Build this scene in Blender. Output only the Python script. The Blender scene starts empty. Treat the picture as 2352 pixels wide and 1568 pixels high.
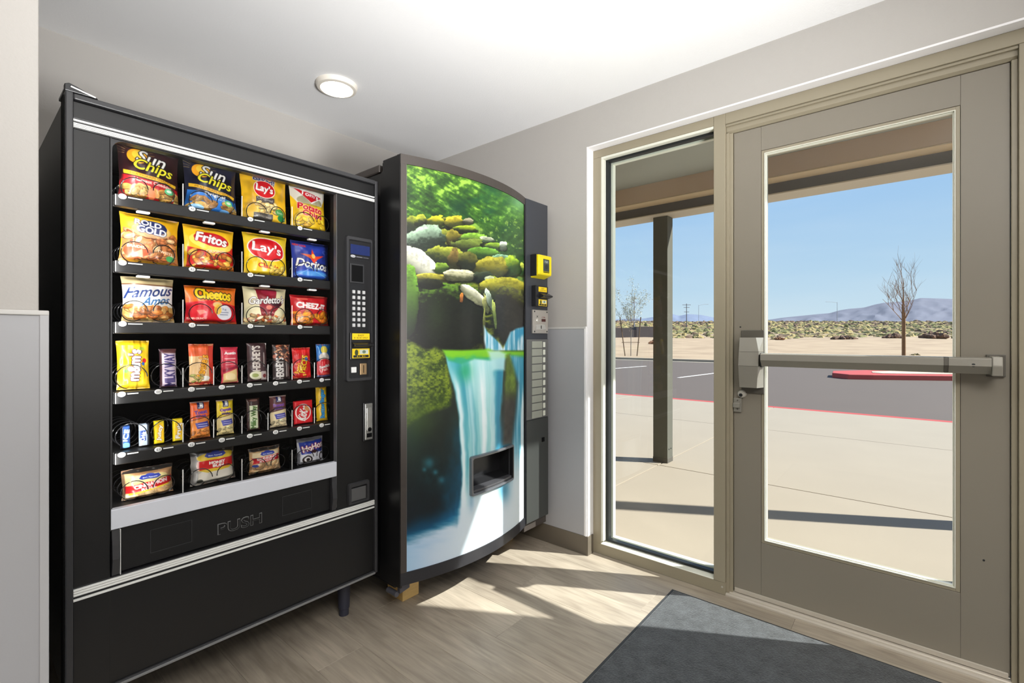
import bpy, bmesh, math, random
import numpy as np
from mathutils import Vector, Matrix

random.seed(7)
RNG = np.random.RandomState(11)
scene = bpy.context.scene
COL = scene.collection

# ------------------------------------------------------------------ camera, sky, sun, room light, exposure
cam_d = bpy.data.cameras.new('camera')
cam = bpy.data.objects.new('camera', cam_d)
COL.objects.link(cam)
cam_d.sensor_width = 36.0
cam_d.lens = 1096.0 / 2352.0 * 36.0
cam_d.shift_y = -9.0 / 2352.0
cam_d.clip_start = 0.05
cam_d.clip_end = 6000
cam.location = (0, 0, 1.18)
cam.rotation_euler = (math.radians(90), 0, -math.atan2(0.7645, 0.6446))
scene.camera = cam

scene.view_settings.view_transform = 'Standard'
scene.view_settings.look = 'None'
scene.view_settings.gamma = 1.0
scene.view_settings.use_curve_mapping = False
scene.view_settings.exposure = 0.0
scene.render.film_transparent = False
try:
    scene.cycles.max_bounces = 10
    scene.cycles.diffuse_bounces = 5
    scene.cycles.transparent_max_bounces = 16
    scene.cycles.sample_clamp_indirect = 6.0
except Exception:
    pass

world = bpy.data.worlds.new('sky')
scene.world = world
world.use_nodes = True
wn = world.node_tree.nodes
wl = world.node_tree.links
wn.clear()
w_out = wn.new('ShaderNodeOutputWorld')
w_bg = wn.new('ShaderNodeBackground')
w_tc = wn.new('ShaderNodeTexCoord')
w_sep = wn.new('ShaderNodeSeparateXYZ')
w_ramp = wn.new('ShaderNodeValToRGB')
w_mix = wn.new('ShaderNodeMix'); w_mix.data_type = 'RGBA'
w_noise = wn.new('ShaderNodeTexNoise')
w_map = wn.new('ShaderNodeMapping')
w_nr = wn.new('ShaderNodeValToRGB')
w_mul = wn.new('ShaderNodeMath'); w_mul.operation = 'MULTIPLY'
w_mul.inputs[1].default_value = 0.12
wl.new(w_tc.outputs['Generated'], w_sep.inputs[0])
wl.new(w_sep.outputs['Z'], w_ramp.inputs[0])
els = w_ramp.color_ramp.elements
els[0].position = 0.0; els[0].color = (0.68, 0.81, 0.90, 1)
els[1].position = 1.0; els[1].color = (0.13, 0.30, 0.72, 1)
for p_, c_ in ((0.10, (0.52, 0.71, 0.90, 1)), (0.30, (0.33, 0.56, 0.90, 1)), (0.6, (0.20, 0.40, 0.80, 1))):
    e_ = els.new(p_); e_.color = c_
w_map.inputs['Scale'].default_value = (1.5, 1.5, 9)
wl.new(w_tc.outputs['Generated'], w_map.inputs[0])
wl.new(w_map.outputs[0], w_noise.inputs[0])
w_noise.inputs['Scale'].default_value = 2.2
w_noise.inputs['Detail'].default_value = 5
w_nr.color_ramp.elements[0].position = 0.45
w_nr.color_ramp.elements[1].position = 0.75
wl.new(w_noise.outputs['Fac'], w_nr.inputs[0])
wl.new(w_nr.outputs[0], w_mul.inputs[0])
wl.new(w_mul.outputs[0], w_mix.inputs[0])
wl.new(w_ramp.outputs[0], w_mix.inputs[6])
w_mix.inputs[7].default_value = (0.80, 0.87, 0.95, 1)
wl.new(w_mix.outputs[2], w_bg.inputs[0])
w_bg.inputs[1].default_value = 1.06
wl.new(w_bg.outputs[0], w_out.inputs[0])

sun_d = bpy.data.lights.new('sun', 'SUN')
sun_d.energy = 11.0
sun_d.angle = math.radians(0.7)
sun_d.color = (1.0, 0.975, 0.945)
sun = bpy.data.objects.new('sun', sun_d)
COL.objects.link(sun)
SE = math.radians(43.5)
s_dir = Vector((-0.498 * math.cos(SE), 0.867 * math.cos(SE), -math.sin(SE)))
sun.rotation_euler = s_dir.to_track_quat('-Z', 'Y').to_euler()
sun.location = (6, -8, 9)

def area(name, loc, target, sx, sy, power, color=(1, 1, 1)):
    d = bpy.data.lights.new(name, 'AREA')
    d.shape = 'RECTANGLE'; d.size = sx; d.size_y = sy; d.energy = power; d.color = color
    o = bpy.data.objects.new(name, d)
    COL.objects.link(o)
    o.location = loc
    o.rotation_euler = (Vector(target) - Vector(loc)).to_track_quat('-Z', 'Y').to_euler()
    return o

# unseen area lights added behind the camera to fill the room
area('added_back_fill', (-0.7, -3.2, 1.45), (1.1, 2.6, 1.4), 1.8, 1.9, 22, (1.0, 1.0, 1.0))  # added soft fill for the back wall and machine fronts
area('added_overhead_fill', (-0.25, -1.0, 2.40), (-0.25, -1.0, 0), 1.2, 1.2, 72, (1.0, 0.98, 0.95))  # added downward fill that brightens the near floor
up = area('added_upward_fill', (0.4, -1.3, 0.8), (1.3, 1.4, 2.9), 0.6, 0.6, 37, (1.0, 1.0, 1.0))  # added upward fill that brightens the ceiling
up.data.spread = math.radians(74)

# ------------------------------------------------------------------ helpers
def srgb(r, g, b):
    def f(c):
        c /= 255.0
        return c / 12.92 if c <= 0.04045 else ((c + 0.055) / 1.055) ** 2.4
    return (f(r), f(g), f(b), 1.0)

MATS = {}
def mat(name, col, rough=0.5, metal=0.0, bump=0.0, bscale=60.0, var=0.0, vscale=4.0, spec=0.5, coat=0.0, emit=None, emit_s=0.0, stretch=None):
    if name in MATS: return MATS[name]
    m = bpy.data.materials.new(name); m.use_nodes = True
    nt = m.node_tree; n = nt.nodes; l = nt.links
    b = n['Principled BSDF']
    b.inputs['Base Color'].default_value = col
    b.inputs['Roughness'].default_value = rough
    b.inputs['Metallic'].default_value = metal
    b.inputs['Specular IOR Level'].default_value = spec
    b.inputs['Coat Weight'].default_value = coat
    if emit:
        b.inputs['Emission Color'].default_value = emit
        b.inputs['Emission Strength'].default_value = emit_s
    tc = n.new('ShaderNodeTexCoord')
    mp = n.new('ShaderNodeMapping')
    l.new(tc.outputs['Object'], mp.inputs[0])
    if stretch: mp.inputs['Scale'].default_value = stretch
    nz = n.new('ShaderNodeTexNoise'); nz.inputs['Scale'].default_value = vscale; nz.inputs['Detail'].default_value = 6
    l.new(mp.outputs[0], nz.inputs[0])
    mx = n.new('ShaderNodeMix'); mx.data_type = 'RGBA'
    v = max(var, 0.02)
    mx.inputs[6].default_value = (col[0] * (1 - v), col[1] * (1 - v), col[2] * (1 - v), 1)
    mx.inputs[7].default_value = (min(1, col[0] * (1 + v)), min(1, col[1] * (1 + v)), min(1, col[2] * (1 + v)), 1)
    l.new(nz.outputs['Fac'], mx.inputs[0])
    l.new(mx.outputs[2], b.inputs['Base Color'])
    if bump > 0:
        nb = n.new('ShaderNodeTexNoise'); nb.inputs['Scale'].default_value = bscale; nb.inputs['Detail'].default_value = 3
        l.new(mp.outputs[0], nb.inputs[0])
        bp = n.new('ShaderNodeBump'); bp.inputs['Strength'].default_value = bump; bp.inputs['Distance'].default_value = 0.002
        l.new(nb.outputs['Fac'], bp.inputs['Height'])
        l.new(bp.outputs[0], b.inputs['Normal'])
    MATS[name] = m
    return m

def glass_mat(name, tint, refl=1.0, rough=0.0):
    m = bpy.data.materials.new(name); m.use_nodes = True
    nt = m.node_tree; n = nt.nodes; l = nt.links
    n.clear()
    o = n.new('ShaderNodeOutputMaterial')
    t = n.new('ShaderNodeBsdfTransparent'); t.inputs[0].default_value = tint
    g = n.new('ShaderNodeBsdfGlossy'); g.inputs['Roughness'].default_value = rough
    f = n.new('ShaderNodeFresnel'); f.inputs[0].default_value = 1.35
    mu = n.new('ShaderNodeMath'); mu.operation = 'MULTIPLY'; mu.inputs[1].default_value = refl
    x = n.new('ShaderNodeMixShader')
    ge = n.new('ShaderNodeNewGeometry'); inv = n.new('ShaderNodeMath'); inv.operation = 'SUBTRACT'; inv.inputs[0].default_value = refl
    l.new(ge.outputs['Backfacing'], inv.inputs[1]); inv.use_clamp = True
    f.inputs[0].default_value = 1.45
    l.new(f.outputs[0], mu.inputs[0]); l.new(inv.outputs[0], mu.inputs[1]); l.new(mu.outputs[0], x.inputs[0])
    l.new(t.outputs[0], x.inputs[1]); l.new(g.outputs[0], x.inputs[2])
    l.new(x.outputs[0], o.inputs[0])
    return m

def print_mat(name, rough=0.35, coat=0.0, emit=0.0, bump=0.0):
    m = bpy.data.materials.new(name); m.use_nodes = True
    nt = m.node_tree; n = nt.nodes; l = nt.links
    b = n['Principled BSDF']
    a = n.new('ShaderNodeAttribute'); a.attribute_name = 'print'
    l.new(a.outputs['Color'], b.inputs['Base Color'])
    b.inputs['Roughness'].default_value = rough
    b.inputs['Coat Weight'].default_value = coat
    if emit > 0:
        l.new(a.outputs['Color'], b.inputs['Emission Color'])
        b.inputs['Emission Strength'].default_value = emit
    if bump > 0:
        nb = n.new('ShaderNodeTexNoise'); nb.inputs['Scale'].default_value = 60
        tc = n.new('ShaderNodeTexCoord'); l.new(tc.outputs['Object'], nb.inputs[0])
        bp = n.new('ShaderNodeBump'); bp.inputs['Strength'].default_value = bump; bp.inputs['Distance'].default_value = 0.004
        l.new(nb.outputs['Fac'], bp.inputs['Height']); l.new(bp.outputs[0], b.inputs['Normal'])
    return m

class G:
    """collects shapes, in world coordinates, for one mesh"""
    def __init__(s): s.bm = bmesh.new(); s.smooth = False
    def box(s, x0, x1, y0, y1, z0, z1, bev=0.0, seg=2):
        r = bmesh.ops.create_cube(s.bm, size=1.0)
        vs = r['verts']
        for v in vs:
            v.co = Vector((x0 + (v.co.x + .5) * (x1 - x0), y0 + (v.co.y + .5) * (y1 - y0), z0 + (v.co.z + .5) * (z1 - z0)))
        if bev > 0:
            es = list({e for v in vs for e in v.link_edges})
            bmesh.ops.bevel(s.bm, geom=es, offset=min(bev, 0.45 * min(abs(x1 - x0), abs(y1 - y0), abs(z1 - z0))), segments=seg, affect='EDGES', profile=0.5)
        return s
    def prism(s, pts, axis, a0, a1, bev=0.0):
        def mk(p, a):
            if axis == 'y': return (p[0], a, p[1])
            if axis == 'x': return (a, p[0], p[1])
            return (p[0], p[1], a)
        v0 = [s.bm.verts.new(mk(p, a0)) for p in pts]
        v1 = [s.bm.verts.new(mk(p, a1)) for p in pts]
        fs = [s.bm.faces.new(v0), s.bm.faces.new(list(reversed(v1)))]
        k = len(pts)
        for i in range(k):
            fs.append(s.bm.faces.new((v0[i], v1[i], v1[(i + 1) % k], v0[(i + 1) % k])))
        bmesh.ops.recalc_face_normals(s.bm, faces=fs)
        if bev > 0:
            es = list({e for v in v0 + v1 for e in v.link_edges})
            bmesh.ops.bevel(s.bm, geom=es, offset=bev, segments=2, affect='EDGES', profile=0.5)
        return s
    def tube(s, path, r, seg=8, caps=True):
        path = [Vector(p) for p in path]
        rs = r if isinstance(r, (list, tuple)) else [r] * len(path)
        rings = []
        up = Vector((0, 0, 1))
        for i, p in enumerate(path):
            t = (path[min(i + 1, len(path) - 1)] - path[max(i - 1, 0)])
            if t.length < 1e-9: t = Vector((0, 0, 1))
            t.normalize()
            a = t.cross(up)
            if a.length < 1e-3: a = t.cross(Vector((1, 0, 0)))
            a.normalize(); b = t.cross(a); b.normalize()
            rings.append([s.bm.verts.new(p + (a * math.cos(2 * math.pi * k / seg) + b * math.sin(2 * math.pi * k / seg)) * rs[i]) for k in range(seg)])
        for i in range(len(rings) - 1):
            for k in range(seg):
                s.bm.faces.new((rings[i][k], rings[i][(k + 1) % seg], rings[i + 1][(k + 1) % seg], rings[i + 1][k]))
        if caps:
            s.bm.faces.new(list(reversed(rings[0]))); s.bm.faces.new(rings[-1])
        s.smooth = True
        return s
    def cyl(s, p0, p1, r, seg=24, r1=None, bev=0.0):
        s.tube([p0, p1], [r, r if r1 is None else r1], seg)
        return s
    def lathe(s, prof, c, axis='z', seg=40):
        rings = []
        for (r, h) in prof:
            ring = []
            for k in range(seg):
                a = 2 * math.pi * k / seg
                if axis == 'z': q = (c[0] + r * math.cos(a), c[1] + r * math.sin(a), c[2] + h)
                elif axis == 'y': q = (c[0] + r * math.cos(a), c[1] + h, c[2] + r * math.sin(a))
                else: q = (c[0] + h, c[1] + r * math.cos(a), c[2] + r * math.sin(a))
                ring.append(s.bm.verts.new(q))
            rings.append(ring)
        fs = []
        for i in range(len(rings) - 1):
            for k in range(seg):
                fs.append(s.bm.faces.new((rings[i][k], rings[i][(k + 1) % seg], rings[i + 1][(k + 1) % seg], rings[i + 1][k])))
        fs.append(s.bm.faces.new(rings[0])); fs.append(s.bm.faces.new(list(reversed(rings[-1]))))
        bmesh.ops.recalc_face_normals(s.bm, faces=fs)
        s.smooth = True
        return s
    def grid(s, X, Y, Z):
        ny, nx = X.shape
        vs = [[s.bm.verts.new((X[j, i], Y[j, i], Z[j, i])) for i in range(nx)] for j in range(ny)]
        for j in range(ny - 1):
            for i in range(nx - 1):
                s.bm.faces.new((vs[j][i], vs[j + 1][i], vs[j + 1][i + 1], vs[j][i + 1]))
        return s

def wloc(o):
    v = Vector(o.location)
    while o.parent:
        o = o.parent; v += Vector(o.location)
    return v

def tag(o, label=None, cat=None, group=None, kind=None):
    if label: o['label'] = label
    if cat: o['category'] = cat
    if group: o['group'] = group
    if kind: o['kind'] = kind
    return o

def link_mesh(name, me, m, parent=None, smooth=False, auto=None):
    """mesh in world coordinates -> object whose origin is the middle of its base or box"""
    n = len(me.vertices)
    co = np.empty(n * 3, 'f'); me.vertices.foreach_get('co', co); co = co.reshape(-1, 3)
    c = (co.min(0) + co.max(0)) / 2
    if parent is None: c[2] = co[:, 2].min()
    co -= c
    me.vertices.foreach_set('co', co.ravel()); me.update()
    if smooth:
        me.polygons.foreach_set('use_smooth', np.ones(len(me.polygons), dtype=bool))
        if auto is not None:
            try: me.set_sharp_from_angle(angle=math.radians(auto))
            except Exception: pass
    o = bpy.data.objects.new(name, me); COL.objects.link(o)
    me.name = name
    if isinstance(m, (list, tuple)):
        for q in m: me.materials.append(q)
    elif m: me.materials.append(m)
    if parent is not None:
        o.parent = parent; o.location = Vector(c) - wloc(parent)
    else:
        o.location = Vector(c)
    return o

def obj(name, g, m, parent=None, smooth=None, auto=35):
    me = bpy.data.meshes.new(name)
    g.bm.to_mesh(me); g.bm.free()
    sm = g.smooth if smooth is None else smooth
    return link_mesh(name, me, m, parent, sm, auto)

def struct(name, g, m, parent=None, smooth=None):
    o = obj(name, g, m, parent, smooth)
    if parent is None: o['kind'] = 'structure'
    return o

def empty(name, loc, label=None, cat=None, group=None, kind=None, parent=None):
    o = bpy.data.objects.new(name, None); COL.objects.link(o)
    o.empty_display_size = 0.1
    if parent: o.parent = parent; o.location = Vector(loc) - wloc(parent)
    else: o.location = loc
    return tag(o, label, cat, group, kind)

def copy_part(src, name, world, parent):
    """a copy of a part (shared mesh) at another place, under its own thing"""
    c = src.copy(); COL.objects.link(c); c.name = name
    c.parent = parent; c.location = Vector(world) - wloc(parent)
    return c

# ---- flat print: a small painter whose picture becomes the colours of a fine mesh grid
_T = {}
def text_tris(s):
    if s in _T: return _T[s]
    cu = bpy.data.curves.new('t', 'FONT'); cu.body = s; cu.resolution_u = 3
    o = bpy.data.objects.new('t', cu); COL.objects.link(o)
    dg = bpy.context.evaluated_depsgraph_get()
    me = o.evaluated_get(dg).to_mesh()
    me.calc_loop_triangles()
    v = np.array([(p.co.x, p.co.y) for p in me.vertices]) if len(me.vertices) else np.zeros((0, 2))
    t = np.array([tuple(q.vertices) for q in me.loop_triangles], dtype=int)
    o.evaluated_get(dg).to_mesh_clear()
    bpy.data.objects.remove(o); bpy.data.curves.remove(cu)
    if len(v):
        mn = v.min(0); mx = v.max(0); v = (v - mn) / np.maximum(mx - mn, 1e-6)
    _T[s] = (v, t)
    return _T[s]

def lattice_noise(ny, nx, cy, cx, seed):
    r = np.random.RandomState(seed)
    g = r.rand(int(cy) + 3, int(cx) + 3)
    y = np.linspace(0, cy, ny); x = np.linspace(0, cx, nx)
    yi = y.astype(int); xi = x.astype(int)
    fy = y - yi; fx = x - xi; fy = fy * fy * (3 - 2 * fy); fx = fx * fx * (3 - 2 * fx)
    a = g[yi][:, xi]; b = g[yi][:, xi + 1]; c = g[yi + 1][:, xi]; d = g[yi + 1][:, xi + 1]
    fy = fy[:, None]
    return (a * (1 - fx) + b * fx) * (1 - fy) + (c * (1 - fx) + d * fx) * fy

class Cv:
    def __init__(s, w, h, base, res=820, ss=3):
        s.w, s.h = w, h
        s.nx, s.ny = max(8, int(w * res)), max(8, int(h * res)); s.ss = ss
        s.NX, s.NY = s.nx * ss, s.ny * ss
        s.a = np.empty((s.NY, s.NX, 3)); s.a[:] = base
        s.V, s.U = np.mgrid[0:s.NY, 0:s.NX]
        s.U = (s.U + .5) / s.NX; s.V = (s.V + .5) / s.NY
        s.seed = 1
    def put(s, m, c, al=1.0):
        m = (m * al)[..., None]
        s.a = s.a * (1 - m) + np.array(c, float) * m
    def ell(s, cx, cy, rx, ry, c, rot=0, al=1.0, ring=None):
        k = s.h / s.w
        dx = s.U - cx; dy = (s.V - cy) * k
        a = math.radians(rot); x = dx * math.cos(a) + dy * math.sin(a); y = -dx * math.sin(a) + dy * math.cos(a)
        q = (x / rx) ** 2 + (y / (ry * k)) ** 2
        m = (q < 1)
        if ring: m = m & (q > (1 - ring) ** 2)
        s.put(m.astype(float), c, al)
    def rect(s, x0, y0, x1, y1, c, al=1.0):
        s.put(((s.U > x0) & (s.U < x1) & (s.V > y0) & (s.V < y1)).astype(float), c, al)
    def poly_mask(s, pts):
        m = np.zeros(s.U.shape, bool); n = len(pts)
        for i in range(n):
            x0, y0 = pts[i]; x1, y1 = pts[(i + 1) % n]
            if y0 == y1: continue
            cnd = ((s.V < y0) != (s.V < y1)) & (s.U < (x1 - x0) * (s.V - y0) / (y1 - y0) + x0)
            m ^= cnd
        return m
    def poly(s, pts, c, al=1.0): s.put(s.poly_mask(pts).astype(float), c, al)
    def line(s, x0, y0, x1, y1, w, c, al=1.0):
        k = s.h / s.w
        ax, ay, bx, by = x0, y0 * k, x1, y1 * k
        L = max(1e-9, (bx - ax) ** 2 + (by - ay) ** 2)
        t = np.clip(((s.U - ax) * (bx - ax) + (s.V * k - ay) * (by - ay)) / L, 0, 1)
        d = np.hypot(s.U - ax - t * (bx - ax), s.V * k - ay - t * (by - ay))
        s.put((d < w).astype(float), c, al)
    def txt(s, t, cx, cy, w, h, c, rot=0, shear=0.0, out=None, ow=0, bold=0, arc=0.0):
        v, tr = text_tris(t)
        if not len(v): return
        k = s.h / s.w
        x = (v[:, 0] - .5) * w + (v[:, 1] - .5) * shear * h * k
        y = -(v[:, 1] - .5) * h * k - arc * k * (1 - (2 * (v[:, 0] - .5)) ** 2)
        a = math.radians(rot)
        X = (cx + x * math.cos(a) - y * math.sin(a)) * s.NX
        Y = (cy + (x * math.sin(a) + y * math.cos(a)) / k) * s.NY
        m = np.zeros((s.NY, s.NX), bool)
        for tri in tr:
            xs = X[tri]; ys = Y[tri]
            i0, i1 = max(0, int(xs.min()) - 1), min(s.NX, int(xs.max()) + 2)
            j0, j1 = max(0, int(ys.min()) - 1), min(s.NY, int(ys.max()) + 2)
            if i1 <= i0 or j1 <= j0: continue
            gy, gx = np.mgrid[j0:j1, i0:i1]; gx = gx + .5; gy = gy + .5
            d = []
            for q in range(3):
                x0, y0, x1, y1 = xs[q], ys[q], xs[(q + 1) % 3], ys[(q + 1) % 3]
                d.append((x1 - x0) * (gy - y0) - (y1 - y0) * (gx - x0))
            ins = ((d[0] >= 0) & (d[1] >= 0) & (d[2] >= 0)) | ((d[0] <= 0) & (d[1] <= 0) & (d[2] <= 0))
            m[j0:j1, i0:i1] |= ins
        def dil(m, r):
            for _ in range(int(r)):
                n = m.copy()
                n[1:] |= m[:-1]; n[:-1] |= m[1:]; n[:, 1:] |= m[:, :-1]; n[:, :-1] |= m[:, 1:]
                m = n
            return m
        if bold: m = dil(m, bold)
        if out is not None: s.put(dil(m, ow).astype(float), out)
        s.put(m.astype(float), c)
    def noise(s, cells, amt, mask=None):
        s.seed += 1
        n = lattice_noise(s.NY, s.NX, cells * s.h / s.w, cells, s.seed * 17 + int(cells))
        f = 1 + (n - .5) * 2 * amt
        if mask is not None: f = np.where(mask, f, 1)
        s.a = s.a * f[..., None]
    def food(s, x0, y0, x1, y1, n, size, cols, seed=3, ridges=False, mask=None):
        r = random.Random(seed)
        save = s.a.copy()
        size *= .68; n = int(n * 2.3)
        for i in range(n):
            cx, cy = r.uniform(x0, x1), r.uniform(y0, y1); a = r.uniform(-60, 60)
            sz = size * r.uniform(.7, 1.2); c = r.choice(cols); fq = r.uniform(.75, 1.12); c = tuple(min(255, q * fq) for q in c)
            k = s.w / s.h * r.uniform(.55, 1.1)
            s.ell(cx, cy, sz * 1.08, sz * .68 * k, tuple(q * .45 for q in c), a)
            s.ell(cx, cy - .008, sz, sz * .6 * k, c, a)
            s.ell(cx - sz * .2, cy - sz * .2 * k, sz * .5, sz * .25 * k, tuple(min(255, q * 1.25 + 20) for q in c), a, .7)
            if ridges:
                for j in (-.5, -.1, .3, .7):
                    ca, sa = math.cos(math.radians(a)), math.sin(math.radians(a))
                    s.line(cx - sz * .7 * ca - j * sz * .5 * sa, cy + (-sz * .7 * sa + j * sz * .5 * ca) * k, cx + sz * .7 * ca - j * sz * .5 * sa, cy + (sz * .7 * sa + j * sz * .5 * ca) * k, .005, tuple(q * .6 for q in c), .8)
        if mask is not None: s.a = np.where(mask[..., None], s.a, save)
    def done(s):
        a = np.clip(s.a, 0, 255).reshape(s.ny, s.ss, s.nx, s.ss, 3).mean((1, 3)) / 255
        return np.where(a <= .04045, a / 12.92, ((a + .055) / 1.055) ** 2.4)

def grid_mesh(name, X, Y, Z, colr=None, keep=None):
    """fast grid mesh; rows from top to bottom, columns left to right; faces look towards -y"""
    ny, nx = X.shape
    co = np.stack([X, Y, Z], -1).reshape(-1, 3).astype('f')
    i = np.arange(nx - 1); j = np.arange(ny - 1)
    I, J = np.meshgrid(i, j)
    a = J * nx + I
    q = np.stack([a, a + nx, a + nx + 1, a + 1], -1).reshape(-1, 4)
    if keep is not None: q = q[keep.reshape(-1)]
    me = bpy.data.meshes.new(name)
    me.vertices.add(len(co)); me.vertices.foreach_set('co', co.ravel())
    me.loops.add(len(q) * 4); me.loops.foreach_set('vertex_index', q.ravel().astype('i'))
    me.polygons.add(len(q)); me.polygons.foreach_set('loop_start', (np.arange(len(q)) * 4).astype('i'))
    me.update(calc_edges=True); me.validate()
    if colr is not None:
        at = me.color_attributes.new('print', 'FLOAT_COLOR', 'POINT')
        c4 = np.ones((len(co), 4), 'f'); c4[:, :3] = colr.reshape(-1, 3)
        at.data.foreach_set('color', c4.ravel())
    return me

def plate(name, x0, x1, z0, z1, y, paint, m, parent, res=900, base=(255, 255, 255), th=0.003):
    """a flat printed plate facing -y with real thickness"""
    c = Cv(x1 - x0, z1 - z0, base, res=res)
    paint(c); im = c.done()
    ny, nx = im.shape[:2]
    X, Z = np.meshgrid(np.linspace(x0, x1, nx), np.linspace(z1, z0, ny))
    Y = np.full(X.shape, y)
    # folded rim gives it its thickness
    Xp = np.pad(X, 1, 'edge'); Zp = np.pad(Z, 1, 'edge'); Yp = np.pad(Y, 1, constant_values=y + th)
    imp = np.pad(im, ((1, 1), (1, 1), (0, 0)), 'edge')
    me = grid_mesh(name, Xp, Yp, Zp, imp)
    return link_mesh(name, me, m, parent)
# ------------------------------------------------------------------ materials of the setting
M_wall = mat('warm_grey_wall_paint', srgb(180, 176, 171), 0.75, bump=0.35, bscale=180, var=0.02, vscale=3)
M_panel = mat('grey_wainscot_panel', srgb(168, 168, 171), 0.42, bump=0.05, bscale=250, var=0.015)
M_cap = mat('wainscot_cap', srgb(200, 198, 194), 0.4)
M_ceil = mat('ceiling_white', srgb(240, 240, 240), 0.8, bump=0.3, bscale=120, var=0.01)
M_jamb = mat('white_reveal', srgb(238, 236, 236), 0.6, bump=0.1, bscale=180)
M_base = mat('brown_cove_base', srgb(104, 96, 84), 0.4, var=0.04)
M_frame = mat('khaki_metal_frame', srgb(152, 143, 122), 0.38, var=0.01)
M_door = mat('khaki_metal_door', srgb(134, 127, 114), 0.40, var=0.01)
M_bead = mat('cream_glazing_bead', srgb(226, 226, 212), 0.35)
M_gask = mat('black_gasket', srgb(22, 26, 28), 0.5)
M_thr = mat('threshold_metal', srgb(205, 197, 184), 0.34, 0.35, var=0.05, stretch=(20, 1, 20))
M_alu = mat('grey_hardware', srgb(150, 146, 136), 0.33, 0.3, var=0.02)
M_alud = mat('dark_grey_hardware', srgb(94, 90, 82), 0.4, 0.2)
M_light = mat('pale_hardware', srgb(196, 192, 182), 0.28, 0.3)
M_glass = glass_mat('window_glass', (0.95, 0.97, 0.96, 1), 0.9)
M_mglass = glass_mat('machine_glass', (0.97, 0.97, 0.97, 1), 0.35)

XB, YA, ZC = 2.244, 2.688, 2.43

def plank_mat():
    m = bpy.data.materials.new('wood_look_plank'); m.use_nodes = True
    nt = m.node_tree; n = nt.nodes; l = nt.links
    b = n['Principled BSDF']; b.inputs['Roughness'].default_value = 0.42
    geo = n.new('ShaderNodeNewGeometry'); oi = n.new('ShaderNodeObjectInfo')
    cmb = n.new('ShaderNodeCombineXYZ')
    mr = n.new('ShaderNodeMath'); mr.operation = 'MULTIPLY'; mr.inputs[1].default_value = 37.0
    l.new(oi.outputs['Random'], mr.inputs[0]); l.new(mr.outputs[0], cmb.inputs[2])
    ad = n.new('ShaderNodeVectorMath'); ad.operation = 'ADD'
    l.new(geo.outputs['Position'], ad.inputs[0]); l.new(cmb.outputs[0], ad.inputs[1])
    def tex(sc, scale, det, dist=0):
        mp = n.new('ShaderNodeMapping'); mp.inputs['Scale'].default_value = sc
        l.new(ad.outputs[0], mp.inputs[0])
        t = n.new('ShaderNodeTexNoise'); t.inputs['Scale'].default_value = scale; t.inputs['Detail'].default_value = det
        t.inputs['Distortion'].default_value = dist
        l.new(mp.outputs[0], t.inputs[0]); return t
    t1 = tex((1, 0.16, 1), 16, 7, 1.2)
    t2 = tex((1, 0.05, 1), 110, 4, 0.3)
    t3 = tex((1, 0.45, 1), 3.5, 3)
    r1 = n.new('ShaderNodeValToRGB')
    r1.color_ramp.elements[0].position = 0.30; r1.color_ramp.elements[0].color = srgb(150, 139, 124)
    r1.color_ramp.elements[1].position = 0.72; r1.color_ramp.elements[1].color = srgb(182, 170, 153)
    e = r1.color_ramp.elements.new(0.52); e.color = srgb(169, 158, 142)
    l.new(t1.outputs['Fac'], r1.inputs[0])
    r2 = n.new('ShaderNodeValToRGB')
    r2.color_ramp.elements[0].position = 0.36; r2.color_ramp.elements[0].color = (0.84, 0.83, 0.82, 1)
    r2.color_ramp.elements[1].position = 0.56; r2.color_ramp.elements[1].color = (1.04, 1.03, 1.02, 1)
    l.new(t2.outputs['Fac'], r2.inputs[0])
    mx = n.new('ShaderNodeMix'); mx.data_type = 'RGBA'; mx.blend_type = 'MULTIPLY'; mx.inputs[0].default_value = 0.75
    l.new(r1.outputs[0], mx.inputs[6]); l.new(r2.outputs[0], mx.inputs[7])
    r3 = n.new('ShaderNodeMapRange'); r3.inputs[3].default_value = 0.86; r3.inputs[4].default_value = 1.12
    l.new(t3.outputs['Fac'], r3.inputs[0])
    r4 = n.new('ShaderNodeMapRange'); r4.inputs[3].default_value = 0.93; r4.inputs[4].default_value = 1.07
    l.new(oi.outputs['Random'], r4.inputs[0])
    mm = n.new('ShaderNodeMath'); mm.operation = 'MULTIPLY'
    l.new(r3.outputs[0], mm.inputs[0]); l.new(r4.outputs[0], mm.inputs[1])
    sc = n.new('ShaderNodeVectorMath'); sc.operation = 'SCALE'
    l.new(mx.outputs[2], sc.inputs[0]); l.new(mm.outputs[0], sc.inputs['Scale'])
    l.new(sc.outputs[0], b.inputs['Base Color'])
    bp = n.new('ShaderNodeBump'); bp.inputs['Strength'].default_value = 0.12; bp.inputs['Distance'].default_value = 0.001
    l.new(t2.outputs['Fac'], bp.inputs['Height']); l.new(bp.outputs[0], b.inputs['Normal'])
    return m
M_plank = plank_mat()

# ------------------------------------------------------------------ floor of planks
X0R, Y0R = -3.3, -3.4
g = G(); g.box(X0R, 2.30, Y0R, YA + .1, -0.10, -0.003)
floor = struct('floor', g, mat('dark_subfloor', srgb(70, 62, 52), 0.7))
pw, pl = 0.182, 1.22
protos = {}
xi = 0; x = XB - 13 * pw + 0.06 - pw * 18
k = 0
while x < 2.30:
    off = (xi * 0.43) % 1.0 * pl
    y = Y0R - off
    while y < YA + .02:
        ya, yb = max(y, Y0R), min(y + pl, YA + .02)
        xa, xb = max(x, X0R), min(x + pw, 2.30)
        if yb - ya > .02 and xb - xa > .01:
            g = G(); g.box(xa + .0003, xb - .0003, ya + .0003, yb - .0003, -0.004, 0.0, 0.0006, 1)
            obj('plank', g, M_plank, floor)
        y += pl
    x += pw; xi += 1

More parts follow.
